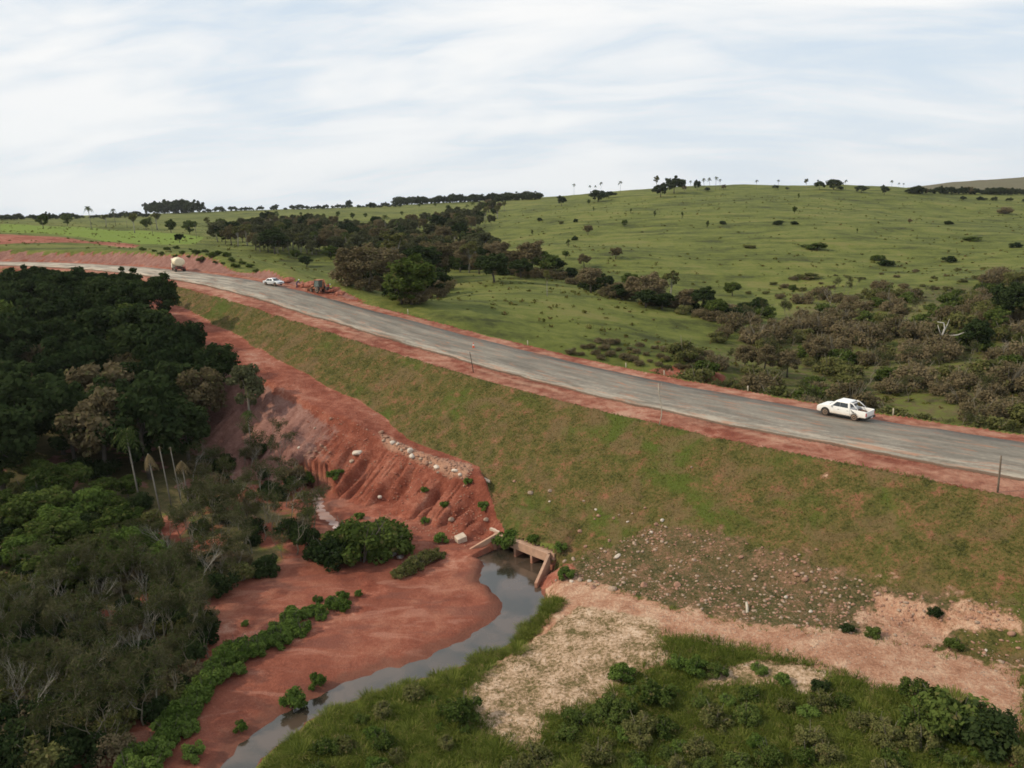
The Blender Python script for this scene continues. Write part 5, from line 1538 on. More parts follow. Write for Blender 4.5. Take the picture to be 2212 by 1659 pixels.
def pickup(loc, rz):
    t = empty('pickup_truck', loc, rz)
    tag(t, 'white double-cab pickup truck with dusty wheels driving on the asphalt road', 'pickup truck')
    W_ = .92; r = .40; fa, ra = 1.72, -1.42
    front = [(2.62, .42), (2.68, .62), (2.66, .92), (2.50, 1.08), (2.05, 1.17), (1.30, 1.24), (-.93, 1.20), (-.93, .46), (fa - .62, .44)] + arch(fa, r + .03, .50)[0:] + [(fa + .55, .40)]
    body = MB().prism(front, -W_, W_).build('body', M_WHITE, t, bevel=.07, seg=3)
    # load bed: two sides with wheel arches, tailgate, floor
    side = [(-.95, 1.18), (-2.60, 1.17), (-2.64, .98), (-2.62, .52), (-2.05, .50)] + arch(ra, r + .03, .50)[::-1][0:] + [(-.95, .48)]
    for sy in (-1, 1):
        y0, y1 = (W_ - .10, W_) if sy > 0 else (-W_, -W_ + .10)
        MB().prism(side, y0, y1).build('bed_side', M_WHITE, t, bevel=.03)
    MB().box(-2.66, -2.56, -W_ + .105, W_ - .105, .58, 1.15).build('tailgate', M_WHITE, t, bevel=.02)
    MB().box(-2.555, -.94, -W_ + .105, W_ - .105, .62, .70).build('bed_floor', M_BED, t)
    for sy in (-1, 1):
        MB().box(ra - .5, ra + .5, sy * .60 - .17, sy * .60 + .17, .70, .92).build('wheel_housing', M_BED, t, bevel=.05)
    # cabin
    b0, b1, t0, t1 = 1.42, -.92, .62, -.76
    wb, wt = .88, .70
    zb, zt = 1.19, 1.86
    vs_ = [(b0, -wb, zb), (b1, -wb, zb), (b1, wb, zb), (b0, wb, zb), (t0, -wt, zt), (t1, -wt, zt), (t1, wt, zt), (t0, wt, zt)]
    cab = MB().add(vs_, [(0, 1, 2, 3), (4, 7, 6, 5), (0, 4, 5, 1), (1, 5, 6, 2), (2, 6, 7, 3), (3, 7, 4, 0)]).build('cabin', M_WHITE, t, bevel=.09, seg=3)

    def on_side(sy, x, f):
        return (x, sy * ((wb + (wt - wb) * f) + .012), zb + (zt - zb) * f)
    for sy in (-1, 1):
        quad_part('side_window', [on_side(sy, 1.02, .08), on_side(sy, .20, .08), on_side(sy, .20, .74), on_side(sy, .56, .74)], M_GLASS, t)
        quad_part('side_window', [on_side(sy, .17, .08), on_side(sy, -.68, .08), on_side(sy, -.60, .74), on_side(sy, .17, .74)], M_GLASS, t)
        d1 = MB().box(.12, 1.12, sy * W_ - .006, sy * W_ + .006, .52, 1.10).build('door', M_WHITE, t, bevel=.01)
        MB().box(.20, .38, sy * (W_ + .02) - .015, sy * (W_ + .02) + .015, .94, .98).build('handle', M_CHROME, d1)
        d2 = MB().box(-.86, .09, sy * W_ - .006, sy * W_ + .006, .52, 1.10).build('door', M_WHITE, t, bevel=.01)
        MB().box(-.78, -.60, sy * (W_ + .02) - .015, sy * (W_ + .02) + .015, .94, .98).build('handle', M_CHROME, d2)
        MB().box(.98, 1.14, sy * 1.0 - .09, sy * 1.0 + .09, 1.14, 1.32).build('mirror', M_WHITE, t, bevel=.04)
        MB().box(-.9, 1.1, sy * .88 - .09, sy * .88 + .09, .34, .42).build('side_step', M_DARKPL, t, bevel=.02)
        MB().box(2.36, 2.62, sy * .68 - .17, sy * .68 + .17, .80, .98).build('headlight', M_LAMP, t, bevel=.04)
        MB().box(-2.675, -2.55, sy * .85 - .065, sy * .85 + .07, .68, 1.02).build('tail_light', M_TAIL, t, bevel=.02)
    quad_part('windscreen', [(b0 - .03, -.74, zb + .07), (b0 - .03, .74, zb + .07), (t0 + .12, .60, zt - .10), (t0 + .12, -.60, zt - .10)], M_GLASS, t, .03)
    quad_part('rear_window', [(b1 - .02, .70, zb + .12), (b1 - .02, -.70, zb + .12), (t1 - .05, -.58, zt - .12), (t1 - .05, .58, zt - .12)], M_GLASS, t, .03)
    MB().box(2.58, 2.74, -.84, .84, .42, .66).build('front_bumper', M_WHITE, t, bevel=.05)
    MB().box(2.60, 2.70, -.50, .50, .70, .95).build('grille', M_DARKPL, t, bevel=.02)
    rb = MB().box(-2.82, -2.67, -.82, .82, .44, .60).build('rear_bumper', M_DARKPL, t, bevel=.03)
    MB().box(-2.83, -2.815, -.22, .22, .47, .58).build('number_plate', M_PLATE, rb)
    MB().box(-2.55, 2.4, -.62, .62, .34, .47).build('underbody', M_DARKPL, t)
    sb = MB()
    for sy in (-1, 1):
        sb.tube([(-.80, sy * .68, 1.80), (-1.10, sy * .70, 1.72), (-1.75, sy * .84, 1.20)], .055, 8)
    sb.tube([(-1.05, -.69, 1.73), (-1.05, .69, 1.73)], .045, 8)
    sb.build('sport_bar', M_WHITE, t, True)
    for x_ in (fa, ra):
        for y_ in (-.80, .80):
            wheel(t, x_, y_, r, .25)
    return t


def sedan(loc, rz):
    t = empty('sedan_car', loc, rz)
    tag(t, 'silver white sedan parked on the far shoulder up the road, facing this way', 'car')
    W_ = .83; r = .31; fa, ra = 1.28, -1.28
    o = [(2.10, .34), (2.16, .52), (2.10, .74), (1.9, .82), (.95, .93), (-1.35, .95), (-2.05, .93), (-2.14, .78), (-2.12, .40), (ra - .46, .36)] + arch(ra, r + .02, .40) + arch(fa, r + .02, .40) + [(fa + .45, .34)]
    MB().prism(o, -W_, W_).build('body', M_SILVER, t, bevel=.07, seg=3)
    b0, b1, t0, t1 = 1.0, -1.55, .30, -.85; wb, wt = .79, .60; zb, zt = .93, 1.42
    vs_ = [(b0, -wb, zb), (b1, -wb, zb), (b1, wb, zb), (b0, wb, zb), (t0, -wt, zt), (t1, -wt, zt), (t1, wt, zt), (t0, wt, zt)]
    MB().add(vs_, [(0, 1, 2, 3), (4, 7, 6, 5), (0, 4, 5, 1), (1, 5, 6, 2), (2, 6, 7, 3), (3, 7, 4, 0)]).build('roof', M_SILVER, t, bevel=.07, seg=3)
    for sy in (-1, 1):
        def s_(x, f): return (x, sy * (wb + (wt - wb) * f + .012), zb + (zt - zb) * f)
        quad_part('side_window', [s_(.72, .08), s_(-.22, .08), s_(-.22, .82), s_(.28, .82)], M_GLASS, t)
        quad_part('side_window', [s_(-.30, .08), s_(-1.22, .08), s_(-.82, .82), s_(-.30, .82)], M_GLASS, t)
        MB().box(1.86, 2.12, sy * .60 - .16, sy * .60 + .16, .60, .76).build('headlight', M_LAMP, t, bevel=.03)
        MB().box(-2.16, -2.0, sy * .66 - .13, sy * .66 + .13, .66, .84).build('tail_light', M_TAIL, t, bevel=.02)
        MB().box(.70, .84, sy * .90 - .08, sy * .90 + .08, .95, 1.08).build('mirror', M_SILVER, t, bevel=.03)
    quad_part('windscreen', [(b0 - .04, -.68, zb + .05), (b0 - .04, .68, zb + .05), (t0 + .10, .53, zt - .06), (t0 + .10, -.53, zt - .06)], M_GLASS, t, .03)
    quad_part('rear_window', [(b1 + .04, .66, zb + .05), (b1 + .04, -.66, zb + .05), (t1 - .10, -.52, zt - .06), (t1 - .10, .52, zt - .06)], M_GLASS, t, .03)
    MB().box(2.08, 2.20, -.74, .74, .34, .52).build('front_bumper', M_SILVER, t, bevel=.03)
    MB().box(2.10, 2.18, -.38, .38, .56, .70).build('grille', M_DARKPL, t)
    for x_ in (fa, ra):
        for y_ in (-.74, .74):
            wheel(t, x_, y_, r, .2)
    return t


M_CREAM = pmat('cream_tank_paint', (0.66, 0.58, 0.40), 0.5, 0.06, 1.5)
M_CHASSIS = pmat('rust_brown_chassis', (0.085, 0.040, 0.032), 0.8, 0.3, 3.0)
M_CABP = pmat('cab_paint', (0.55, 0.50, 0.40), 0.5, 0.06, 1.5)


def tanker(loc, rz):
    t = empty('tank_truck', loc, rz)
    tag(t, 'cream tank truck with dark brown chassis parked far up the road below the pink bank', 'truck')
    n = 22; prof = [(-3.0, .55), (-2.95, .9), (-2.8, 1.0), (1.5, 1.0), (1.65, .9), (1.7, .55)]
    vs_ = []; fs_ = []
    for x_, k in prof:
        for i in range(n):
            a = 2 * math.pi * i / n
            vs_.append((x_, 1.2 * k * math.cos(a), 2.2 + .95 * k * math.sin(a)))
    for j in range(len(prof) - 1):
        for i in range(n):
            fs_.append((j * n + i, j * n + (i + 1) % n, (j + 1) * n + (i + 1) % n, (j + 1) * n + i))
    fs_ += [tuple(range(n))[::-1], tuple(range((len(prof) - 1) * n, len(prof) * n))]
    tk = MB().add(vs_, fs_).build('tank', M_CREAM, t, True)
    MB().lathe((-.6, 0, 3.1), (0, 0, 1), [(0, .3), (.14, .3), (.18, .2)], 14).build('hatch', M_CREAM, tk, True)
    MB().box(-3.1, 3.9, -.45, .45, .75, 1.05).build('chassis', M_CHASSIS, t)
    MB().box(-3.1, -2.9, -1.1, 1.1, .6, 1.15).build('rear_frame', M_CHASSIS, t, bevel=.03)
    cb = MB().add([(2.1, -1.15, .7), (3.9, -1.15, .7), (3.9, 1.15, .7), (2.1, 1.15, .7), (2.1, -1.05, 2.8), (3.6, -1.05, 2.8), (3.6, 1.05, 2.8), (2.1, 1.05, 2.8)],
                  [(0, 3, 2, 1), (4, 5, 6, 7), (0, 1, 5, 4), (1, 2, 6, 5), (2, 3, 7, 6), (3, 0, 4, 7)]).build('cab', M_CABP, t, bevel=.1, seg=3)
    quad_part('windscreen', [(3.80, -.95, 1.75), (3.80, .95, 1.75), (3.67, .9, 2.55), (3.67, -.9, 2.55)], M_GLASS, t, .03)
    for sy in (-1, 1):
        quad_part('side_window', [(3.5, sy * 1.115, 1.8), (2.5, sy * 1.115, 1.8), (2.5, sy * 1.08, 2.5), (3.4, sy * 1.08, 2.5)], M_GLASS, t, .03)
        MB().box(-3.12, -3.05, sy * .9 - .12, sy * .9 + .12, .8, 1.0).build('tail_light', M_TAIL, t)
    for x_ in (-2.2, -.9, 3.0):
        for y_ in (-.95, .95):
            wheel(t, x_, y_, .5, .3 if x_ > 0 else .5)
    return t


M_ORANGE = pmat('orange_machine_paint', (0.33, 0.135, 0.07), 0.8, 0.4, 3.0)
M_CABGLASS = pmat('green_cab_glass', (0.10, 0.13, 0.12), 0.15, 0.2, 2.0, spec=.7)


def backhoe(loc, rz):
    t = empty('backhoe_loader', loc, rz)
    tag(t, 'dusty orange backhoe loader with raised arm working at the roadside ditch', 'backhoe')
    MB().prism([(-1.0, .75), (2.2, .75), (2.35, 1.0), (2.3, 1.5), (.9, 1.65), (-.2, 1.6), (-1.0, 1.2)], -.5, .5).build('bonnet', M_ORANGE, t, bevel=.06)
    cab = MB().add([(-1.1, -.75, 1.25), (.75, -.75, 1.25), (.75, .75, 1.25), (-1.1, .75, 1.25), (-1.05, -.68, 2.65), (.5, -.68, 2.65), (.5, .68, 2.65), (-1.05, .68, 2.65)],
                   [(0, 3, 2, 1), (4, 5, 6, 7), (0, 1, 5, 4), (1, 2, 6, 5), (2, 3, 7, 6), (3, 0, 4, 7)]).build('cab', M_CABGLASS, t, bevel=.03)
    MB().box(-1.2, .65, -.78, .78, 2.652, 2.76).build('cab_roof', M_ORANGE, cab, bevel=.04)
    for x_, x2 in ((-1.1, -1.05), (.75, .5)):
        for sy in (-1, 1):
            MB().tube([(x_, sy * .77, 1.25), (x2, sy * .70, 2.66)], .05, 6).build('cab_pillar', M_DARKPL, cab)
    for y_ in (-.85, .85):
        wheel(t, -.55, y_, .72, .42); wheel(t, 1.75, y_ * .95, .45, .3)
    arm = MB()
    for sy in (-1, 1):
        arm.tube([(.9, sy * .62, 1.55), (2.3, sy * .62, .95), (3.0, sy * .62, .55)], .09, 6)
    la = arm.build('loader_arm', M_ORANGE, t)
    MB().prism([(2.95, .15), (3.75, .12), (3.2, .45), (3.05, .95), (2.9, .9)], -1.05, 1.05).build('bucket', M_ORANGE, la, bevel=.02)
    bm_ = MB(); bm_.tube([(-1.35, 0, .9), (-1.9, 0, 2.9)], [.17, .14], 6); bm_.build('boom', M_ORANGE, t)
    st = MB(); st.tube([(-1.9, 0, 2.9), (-2.9, 0, 1.3)], [.12, .09], 6); stk = st.build('stick', M_ORANGE, t)
    MB().prism([(-2.75, 1.35), (-3.25, 1.3), (-3.3, .85), (-2.9, .65), (-2.7, .9)], -.3, .3).build('digging_bucket', M_DARKPL, stk)
    for sy in (-1, 1):
        MB().tube([(-1.3, sy * .4, .9), (-1.45, sy * 1.15, .15)], .08, 6).build('stabiliser', M_ORANGE, t)
    return t


def on_road(px, py, o):
    """road position whose s is nearest to what the photograph shows at px, py"""
    q = ground(px, py)
    s_, _ = road_coords([q[0]], [q[1]])
    return road_point(float(s_[0]), o)


def road_at(px, o):
    """road position at offset o that is seen at photograph column px"""
    S_ = np.linspace(-20, 300, 1300)
    c = [project(road_point(float(k), o)[0])[0] for k in S_]
    return road_point(float(S_[int(np.argmin(np.abs(np.array(c) - px)))]), o)


q = ground(1818, 909); s_, o_ = road_coords([q[0]], [q[1]])
(pl, pa) = road_point(float(s_[0]), float(o_[0]) + .75)
pk = pickup(pl, pa - .10)
pk.scale = (.95, .95, .95)
(pl, pa) = road_at(591, 4.7)
sedan((pl[0], pl[1], pl[2] + .0), pa + math.pi + .22)
(pl, pa) = road_at(387, 4.4)
tanker(pl, math.atan2(pl[1], pl[0]) + .12)
(pl, pa) = road_at(690, 7.4)
bk = backhoe((pl[0], pl[1], gz(pl[0], pl[1]) + .03), pa + .05)
bk.scale = (.88, .88, .88)

# ------------------------------------------------------------------ workers at the backhoe
M_SKIN = pmat('skin', (0.24, 0.13, 0.085), 0.6, 0.05, 8.0)
M_BLUECL = pmat('navy_workwear', (0.03, 0.04, 0.10), 0.9, 0.2, 5.0)
M_REDCL = pmat('red_shirt', (0.50, 0.04, 0.07), 0.9, 0.15, 5.0)
M_YELCL = pmat('yellow_vest', (0.55, 0.46, 0.10), 0.9, 0.15, 5.0)
M_TROU = pmat('grey_trousers', (0.06, 0.06, 0.075), 0.9, 0.2, 5.0)
M_HELM = pmat('white_helmet', (0.80, 0.80, 0.78), 0.4, 0.03, 5.0)
M_HAIR = pmat('dark_hair', (0.02, 0.016, 0.013), 0.8, 0.2, 9.0)


def person(loc, rz, shirt, trousers, label, bend=0.0, helmet=True):
    t = empty('person', loc, rz); tag(t, label, 'person')
    b = bend
    hip = Vector((0, 0, .93)); ch = hip + Vector((math.sin(b) * .32, 0, math.cos(b) * .32)); nk = hip + Vector((math.sin(b) * .55, 0, math.cos(b) * .55)); hd = nk + Vector((math.sin(b) * .18 + .02, 0, .17))
    J = [hip, hip.lerp(ch, .5), ch, nk, hd]; Rr = [.15, .135, .16, .062, .095]
    E_ = [(0, 1), (1, 2), (2, 3), (3, 4)]
    for sy in (-1, 1):
        i = len(J)
        sh = nk + Vector((0, sy * .19, -.05)); el = sh + Vector((.08 + .1 * b, sy * .06, -.28)); wr = el + Vector((.20, -sy * .02, -.16)); ft = wr + Vector((.09, 0, -.05))
        J += [sh, el, wr, ft]; Rr += [.062, .046, .034, .04]
        E_ += [(2, i), (i, i + 1), (i + 1, i + 2), (i + 2, i + 3)]
        i = len(J)
        hp = hip + Vector((0, sy * .10, -.06)); kn = Vector((.04 + .05 * sy, sy * .12, .49)); an = Vector((-.04 + .10 * sy, sy * .13, .09)); toe = an + Vector((.17, 0, -.045))
        J += [hp, kn, an, toe]; Rr += [.095, .065, .045, .042]
        E_ += [(0, i), (i, i + 1), (i + 1, i + 2), (i + 2, i + 3)]
    me = bpy.data.meshes.new('body'); me.from_pydata([tuple(j) for j in J], E_, [])
    o = bpy.data.objects.new('body', me); link(o)
    sk = o.modifiers.new('skin', 'SKIN'); o.modifiers.new('sub', 'SUBSURF').levels = 2
    if not me.skin_vertices: me.skin_vertices.new()
    for v, r_ in zip(me.skin_vertices[0].data, Rr):
        v.radius = (r_, r_)
    me.skin_vertices[0].data[0].use_root = True
    dg = bpy.context.evaluated_depsgraph_get(); dg.update()
    m2 = bpy.data.meshes.new_from_object(o.evaluated_get(dg)); bpy.data.objects.remove(o)
    for m in (M_SKIN, shirt, trousers): m2.materials.append(m)
    wz = hip.z + .02
    for p in m2.polygons:
        c = p.center; p.use_smooth = True
        if (c - hd).length < .17 or c.z > nk.z + .04: p.material_index = 0
        elif c.z < wz and abs(c.y) < .24 and c.x < .25: p.material_index = 2
        elif min((c - J[5 + 3]).length, (c - J[13 + 3]).length) < .10: p.material_index = 0
        else: p.material_index = 1
    body = bpy.data.objects.new('body', m2); link(body, t)
    mb = MB()
    if helmet:
        mb.lathe(hd + Vector((0, 0, .01)), (0, 0, 1), [(0, .15), (.015, .125), (.07, .115), (.115, .075), (.13, .01)], 16)
        mb.build('helmet', M_HELM, t, True)
    else:
        mb.lathe(hd + Vector((-.015, 0, -.01)), (0, 0, 1), [(0, .104), (.06, .106), (.10, .07), (.115, .01)], 14)
        mb.build('hair', M_HAIR, t, True)
    return t


for px_, py_, rz_, sh, tr, lab, bd, hm in ((641, 624, 0.2, M_BLUECL, M_BLUECL, 'person in navy workwear and white helmet bending at the road edge by the digger', .7, True), (711, 640, 2.6, M_REDCL, M_TROU, 'person in a red shirt standing beside the digger arm', .15, False), (716, 645, 2.0, M_YELCL, M_TROU, 'person in a yellow vest stooping in the roadside ditch', .8, True)):
    (q, _a) = road_at(px_, 6.9 if px_ < 700 else 8.6)
    person((q[0], q[1], gz(q[0], q[1]) + .01), rz_, sh, tr, lab, bd, hm)

M_SPOIL = pmat('red_spoil', (0.28, 0.10, 0.064), 0.95, 0.35, 3.0, bump=.5)
for px_, oo_, rr_, lab in ((655, 8.6, 1.0, 'low heap of red soil beside the digger, leftmost'), (672, 9.3, 1.3, 'heap of red soil behind the digger bucket'), (720, 9.4, 1.2, 'heap of red soil right of the digger arm'), (736, 9.0, .9, 'small heap of red soil at the end of the ditch'), (625, 9.2, 1.1, 'heap of red soil between the sedan and the digger')):
    (q, _a) = road_at(px_, oo_)
    bm = bmesh.new(); bmesh.ops.create_icosphere(bm, subdivisions=3, radius=1.0)
    for v in bm.verts:
        c = v.co.copy(); k = .8 + .5 * float(vnoise(c.x * 2.3 + px_, c.y * 2.3 + c.z, px_))
        v.co = Vector((c.x * k * 1.2, c.y * k, max(c.z, -.25) * k * .62))
    me = bpy.data.meshes.new('spoil_heap'); bm.to_mesh(me); bm.free(); me.materials.append(M_SPOIL)
    o = link(bpy.data.objects.new('spoil_heap', me)); o.location = (q[0], q[1], gz(q[0], q[1])); o.scale = (rr_, rr_, rr_); tag(o, lab, 'soil heap', 'heaps of red soil at the digger')

# ------------------------------------------------------------------ stakes, posts, cone, log, block
M_STAKE = pmat('dark_stake', (0.055, 0.042, 0.032), 0.9, 0.3, 4.0)
M_POLE = pmat('peeled_pole', (0.42, 0.37, 0.29), 0.9, 0.2, 3.0)
M_POSTW = pmat('weathered_post', (0.13, 0.10, 0.075), 0.9, 0.3, 4.0)
M_FPOST = pmat('fence_post', (0.40, 0.34, 0.26), 0.9, 0.25, 4.0)


def stick(name, px, py, hpx, rad, mat, lab, cat, lean=(0, 0), bent=0.0):
    q = ground(px, py); h = px_h(q, hpx)
    t = MB(); pts_ = [(0, 0, -.25)] + [(lean[0] * f * h + bent * math.sin(f * 5) * .06 * h, lean[1] * f * h, f * h) for f in (.25, .5, .75, 1.0)]
    t.tube(pts_, [rad, rad, rad * .95, rad * .85, rad * .75], 7)
    if bent:
        t.tube([pts_[-2], (pts_[-1][0] + .25, 0, h * .92), (pts_[-1][0] + .35, 0, h * 1.02)], [rad * .5, rad * .35, rad * .2], 5)
    o = t.build(name, mat, None, True); o.location = q
    return tag(o, lab, cat)


stick('marker_stake', 1023, 805, 46, .05, M_STAKE, 'thin dark leaning stake on the near road shoulder', 'stake', (-.14, 0))
stick('branch_pole', 1423, 918, 92, .045, M_POLE, 'pale crooked branch stuck upright on the near road shoulder', 'pole', (.03, 0), 1.0)
stick('wooden_post', 2155, 1064, 84, .075, M_POSTW, 'straight dark wooden post at the near shoulder by the right edge', 'post', (-.02, 0))
for it, lab in ordered([(0, 1591, 838, 16), (0, 1771, 868, 18), (0, 1954, 888, 16), (0, 2060, 905, 20), (0, 1331, 796, 8), (0, 1108, 747, 8), (0, 862, 678, 7)], 'short pale fence post along the far verge of the road, {}'):
    q = ground(it[1], it[2])
    sq, oq = road_coords([q[0]], [q[1]])
    pp, _a = road_point(float(sq[0]), 9.3)
    zz = gz(pp[0], pp[1])
    t_ = MB(); t_.tube([(0, 0, -.3), (.02, 0, .45), (0, .01, .95)], [.075, .07, .065], 7)
    o = t_.build('fence_post', M_FPOST, None, True); o.location = (pp[0], pp[1], zz); tag(o, lab, 'post', 'fence posts along the far verge')
M_CONE = pmat('cone_orange', (0.62, 0.12, 0.05), 0.6, 0.1, 4.0)
q = ground(1023, 755)
cn = empty('traffic_cone', (q[0], q[1], q[2] + .27)); tag(cn, 'small orange and white traffic cone standing on the asphalt', 'traffic cone')
sq, oq = road_coords([q[0]], [q[1]]); pp, _a = road_point(float(sq[0]), float(oq[0])); cn.location = pp
MB().box(-.2, .2, -.2, .2, 0, .04).build('base', M_CONE, cn, bevel=.01)
MB().lathe((0, 0, .042), (0, 0, 1), [(0, .15), (.25, .105)], 16).build('lower_cone', M_CONE, cn, True)
MB().lathe((0, 0, .292), (0, 0, 1), [(.002, .107), (.15, .078)], 16).build('white_band', M_HELM, cn, True)
MB().lathe((0, 0, .442), (0, 0, 1), [(.004, .076), (.25, .03), (.26, .01)], 16).build('upper_cone', M_CONE, cn, True)
q = ground(1613, 1318)
lg = MB(); lg.tube([(0, -.62, .10), (.03, 0, .13), (0, .60, .10)], [.10, .105, .09], 9)
o = lg.build('pale_log', M_POLE, None, True); o.location = q; o.rotation_euler = (.45, 0, -.25); tag(o, 'short pale log lying across the stony lower slope', 'log')
q = ground(997, 1168)
o = MB().box(-.55, .45, -.4, .4, -.15, .62).build('concrete_block', M_CONC2, None, bevel=.06)
o.location = q; o.rotation_euler = (.22, -.18, .5); tag(o, 'broken concrete block lying on red soil left of the culvert', 'block')
q = ground(1055, 1040)
o = MB().box(-.75, .75, -.2, .2, -.02, .10).build('stone_slab', M_CONC2, None, bevel=.03)
o.location = q; o.rotation_euler = (.2, .35, -.35); tag(o, 'long pale flat stone on the grass right of the red slope', 'stone')

# ------------------------------------------------------------------ boulders and stones
M_ROCKS = [pmat('pale_rock', (0.31, 0.225, 0.165), 0.9, 0.25, 2.5, bump=.4), pmat('pink_rock', (0.28, 0.155, 0.105), 0.9, 0.25, 2.5, bump=.4), pmat('white_rock', (0.50, 0.43, 0.36), 0.9, 0.2, 2.5, bump=.4)]


def rock_mesh(seed, mat, sub=2):
    bm = bmesh.new(); bmesh.ops.create_icosphere(bm, subdivisions=sub, radius=1.0)
    rg = random.Random(seed); sx, sy, sz = rg.uniform(.8, 1.25), rg.uniform(.7, 1.1), rg.uniform(.55, .85)
    cuts = [(Vector((rg.gauss(0, 1), rg.gauss(0, 1), rg.gauss(0, .8))).normalized(), rg.uniform(.62, .85)) for _ in range(7)]
    for v in bm.verts:
        c = v.co.normalized(); k = 1 + .18 * (vnoise(c.x * 2 + seed, c.y * 2 + c.z, seed) - .5)
        c = c * float(k)
        for n_, d_ in cuts:
            e_ = c.dot(n_) - d_
            if e_ > 0: c = c - n_ * e_ * .9
        v.co = Vector((c.x * sx, c.y * sy, c.z * sz))
    me = bpy.data.meshes.new('boulder'); bm.to_mesh(me); bm.free(); me.materials.append(mat)
    return me


ROCKS = [[rock_mesh(200 + 10 * k + i, M_ROCKS[k]) for i in range(4)] for k in range(3)]
Z6 = [(875, 880, 90), (828, 950, 52), (1330, 860, 80), (1352, 908, 72), (1560, 1000, 66), (1572, 1045, 32), (1180, 790, 62), (1070, 1260, 50), (1690, 1455, 60), (1990, 1455, 52), (650, 580, 32), (1130, 740, 44), (1080, 700, 52), (1225, 800, 42), (1290, 835, 42), (1425, 930, 52), (1480, 965, 50), (1330, 968, 26), (1720, 1030, 62), (1765, 1065, 48), (1800, 1160, 34), (1100, 770, 36), (1260, 850, 40), (1400, 900, 36), (1640, 1000, 40), (1510, 660 + 300, 34), (370, 830, 36), (510, 660, 34)]
Z7 = [(160, 1225, 66), (330, 1205, 42), (620, 1290, 30), (725, 1365, 30), (750, 1420, 42), (325, 1295, 24), (880, 1440, 28), (925, 1410, 22), (1038, 1400, 27), (1000, 1470, 27), (585, 1555, 46), (840, 1640, 30), (1150, 1350, 26), (1300, 1460, 46), (1245, 1490, 42), (1205, 1565, 36), (1538, 1590, 40), (1550, 1000, 26), (20, 1120, 32), (715, 1447, 22)]
Z3 = [(400, 75, 30), (600, 140, 26), (440, 180, 26), (655, 245, 46), (570, 215, 32), (790, 215, 26), (300, 280, 42), (225, 265, 32), (360, 265, 36), (400, 405, 50), (345, 415, 32), (465, 410, 32), (490, 455, 46), (620, 465, 66), (655, 430, 28), (765, 500, 28), (830, 440, 50), (1055, 440, 50), (1135, 105, 30), (880, 85, 32), (1480, 250, 36), (1855, 370, 42), (1905, 400, 46), (2035, 450, 36), (1780, 520, 36), (1565, 400, 36), (1945, 615, 32), (1985, 200, 27), (1868, 235, 27)]
BL = []
for a_, b_, w_ in Z6: BL.append(('red', 553 + .25 * a_, 760 + .25 * b_, w_ * .25))
for a_, b_, w_ in Z7: BL.append(('grass', 1106 + .25 * a_, 760 + .25 * b_, w_ * .25))
for a_, b_, w_ in Z3: BL.append(('stony', 1123 + .3229 * a_, 1123 + .3229 * b_, w_ * .3229))
BL += [('stony', 1700, 1405, 9), ('stony', 2130, 1405, 8), ('stony', 2185, 1370, 16), ('stony', 2110, 1345, 12), ('stony', 2015, 1440, 8), ('stony', 2150, 1450, 9), ('verge', 1624, 838, 10)]
LABB = {'red': ('boulder on the gullied red slope and its stony rim, {}', 'boulders of the red slope'), 'grass': ('loose pale stone in grass right above culvert, {}', 'stones in the embankment grass'), 'stony': ('stone on the stony lower slope by the dirt track, {}', 'stones of the stony lower slope')}
i_ = 0
for kk in ('red', 'grass', 'stony'):
    for it, lab in ordered([(b[0], b[1], b[2], b[3]) for b in BL if b[0] == kk], LABB[kk][0]):
        q = ground(it[1], it[2]); r_ = px_h(q, it[3]) * .52
        m_ = ROCKS[2 if (kk == 'red' and it[3] > 15) or i_ % 5 == 0 else (0 if i_ % 2 else 1)][i_ % 4]
        o = bpy.data.objects.new('boulder', m_); link(o); o.location = (q[0], q[1], q[2] + r_ * .12); o.scale = (r_, r_, r_); o.rotation_euler = (RNG.uniform(-.3, .3), RNG.uniform(-.3, .3), RNG.uniform(0, 6.3))
        tag(o, lab, 'stone', LABB[kk][1]); i_ += 1
q = ground(1624, 838); o = bpy.data.objects.new('boulder', ROCKS[2][1]); link(o); o.location = (q[0], q[1], q[2] + .05); o.scale = (.26, .26, .26); tag(o, 'single white stone on the far verge of the road before the brown brush', 'stone')

# loose stones too many to count
tb = rock_mesh(300, M_ROCKS[1], 1); tv = np.array([v.co[:] for v in tb.vertices]); tf = np.array([p.vertices[:] for p in tb.polygons])


def scatter_stones(name, n, sampler, smin, smax, mat, lab, seed):
    gg = np.random.default_rng(seed)
    P = sampler(gg, n); n = len(P)
    sc = smin + (smax - smin) * gg.random(n) ** 3
    an = gg.uniform(0, 6.28, n); c, s = np.cos(an), np.sin(an)
    V = np.empty((n, len(tv), 3))
    V[:, :, 0] = (tv[None, :, 0] * c[:, None] - tv[None, :, 1] * s[:, None]) * sc[:, None] + P[:, 0, None]
    V[:, :, 1] = (tv[None, :, 0] * s[:, None] + tv[None, :, 1] * c[:, None]) * sc[:, None] + P[:, 1, None]
    V[:, :, 2] = tv[None, :, 2] * sc[:, None] * gg.uniform(.6, 1.2, n)[:, None] + P[:, 2, None] - sc[:, None] * .05
    FF = (np.arange(n)[:, None, None] * len(tv) + tf[None]).reshape(-1, 3)
    o = link(bpy.data.objects.new(name, np_mesh(name, V.reshape(-1, 3), FF, [mat])))
    return tag(o, lab, 'stones', kind='stuff')


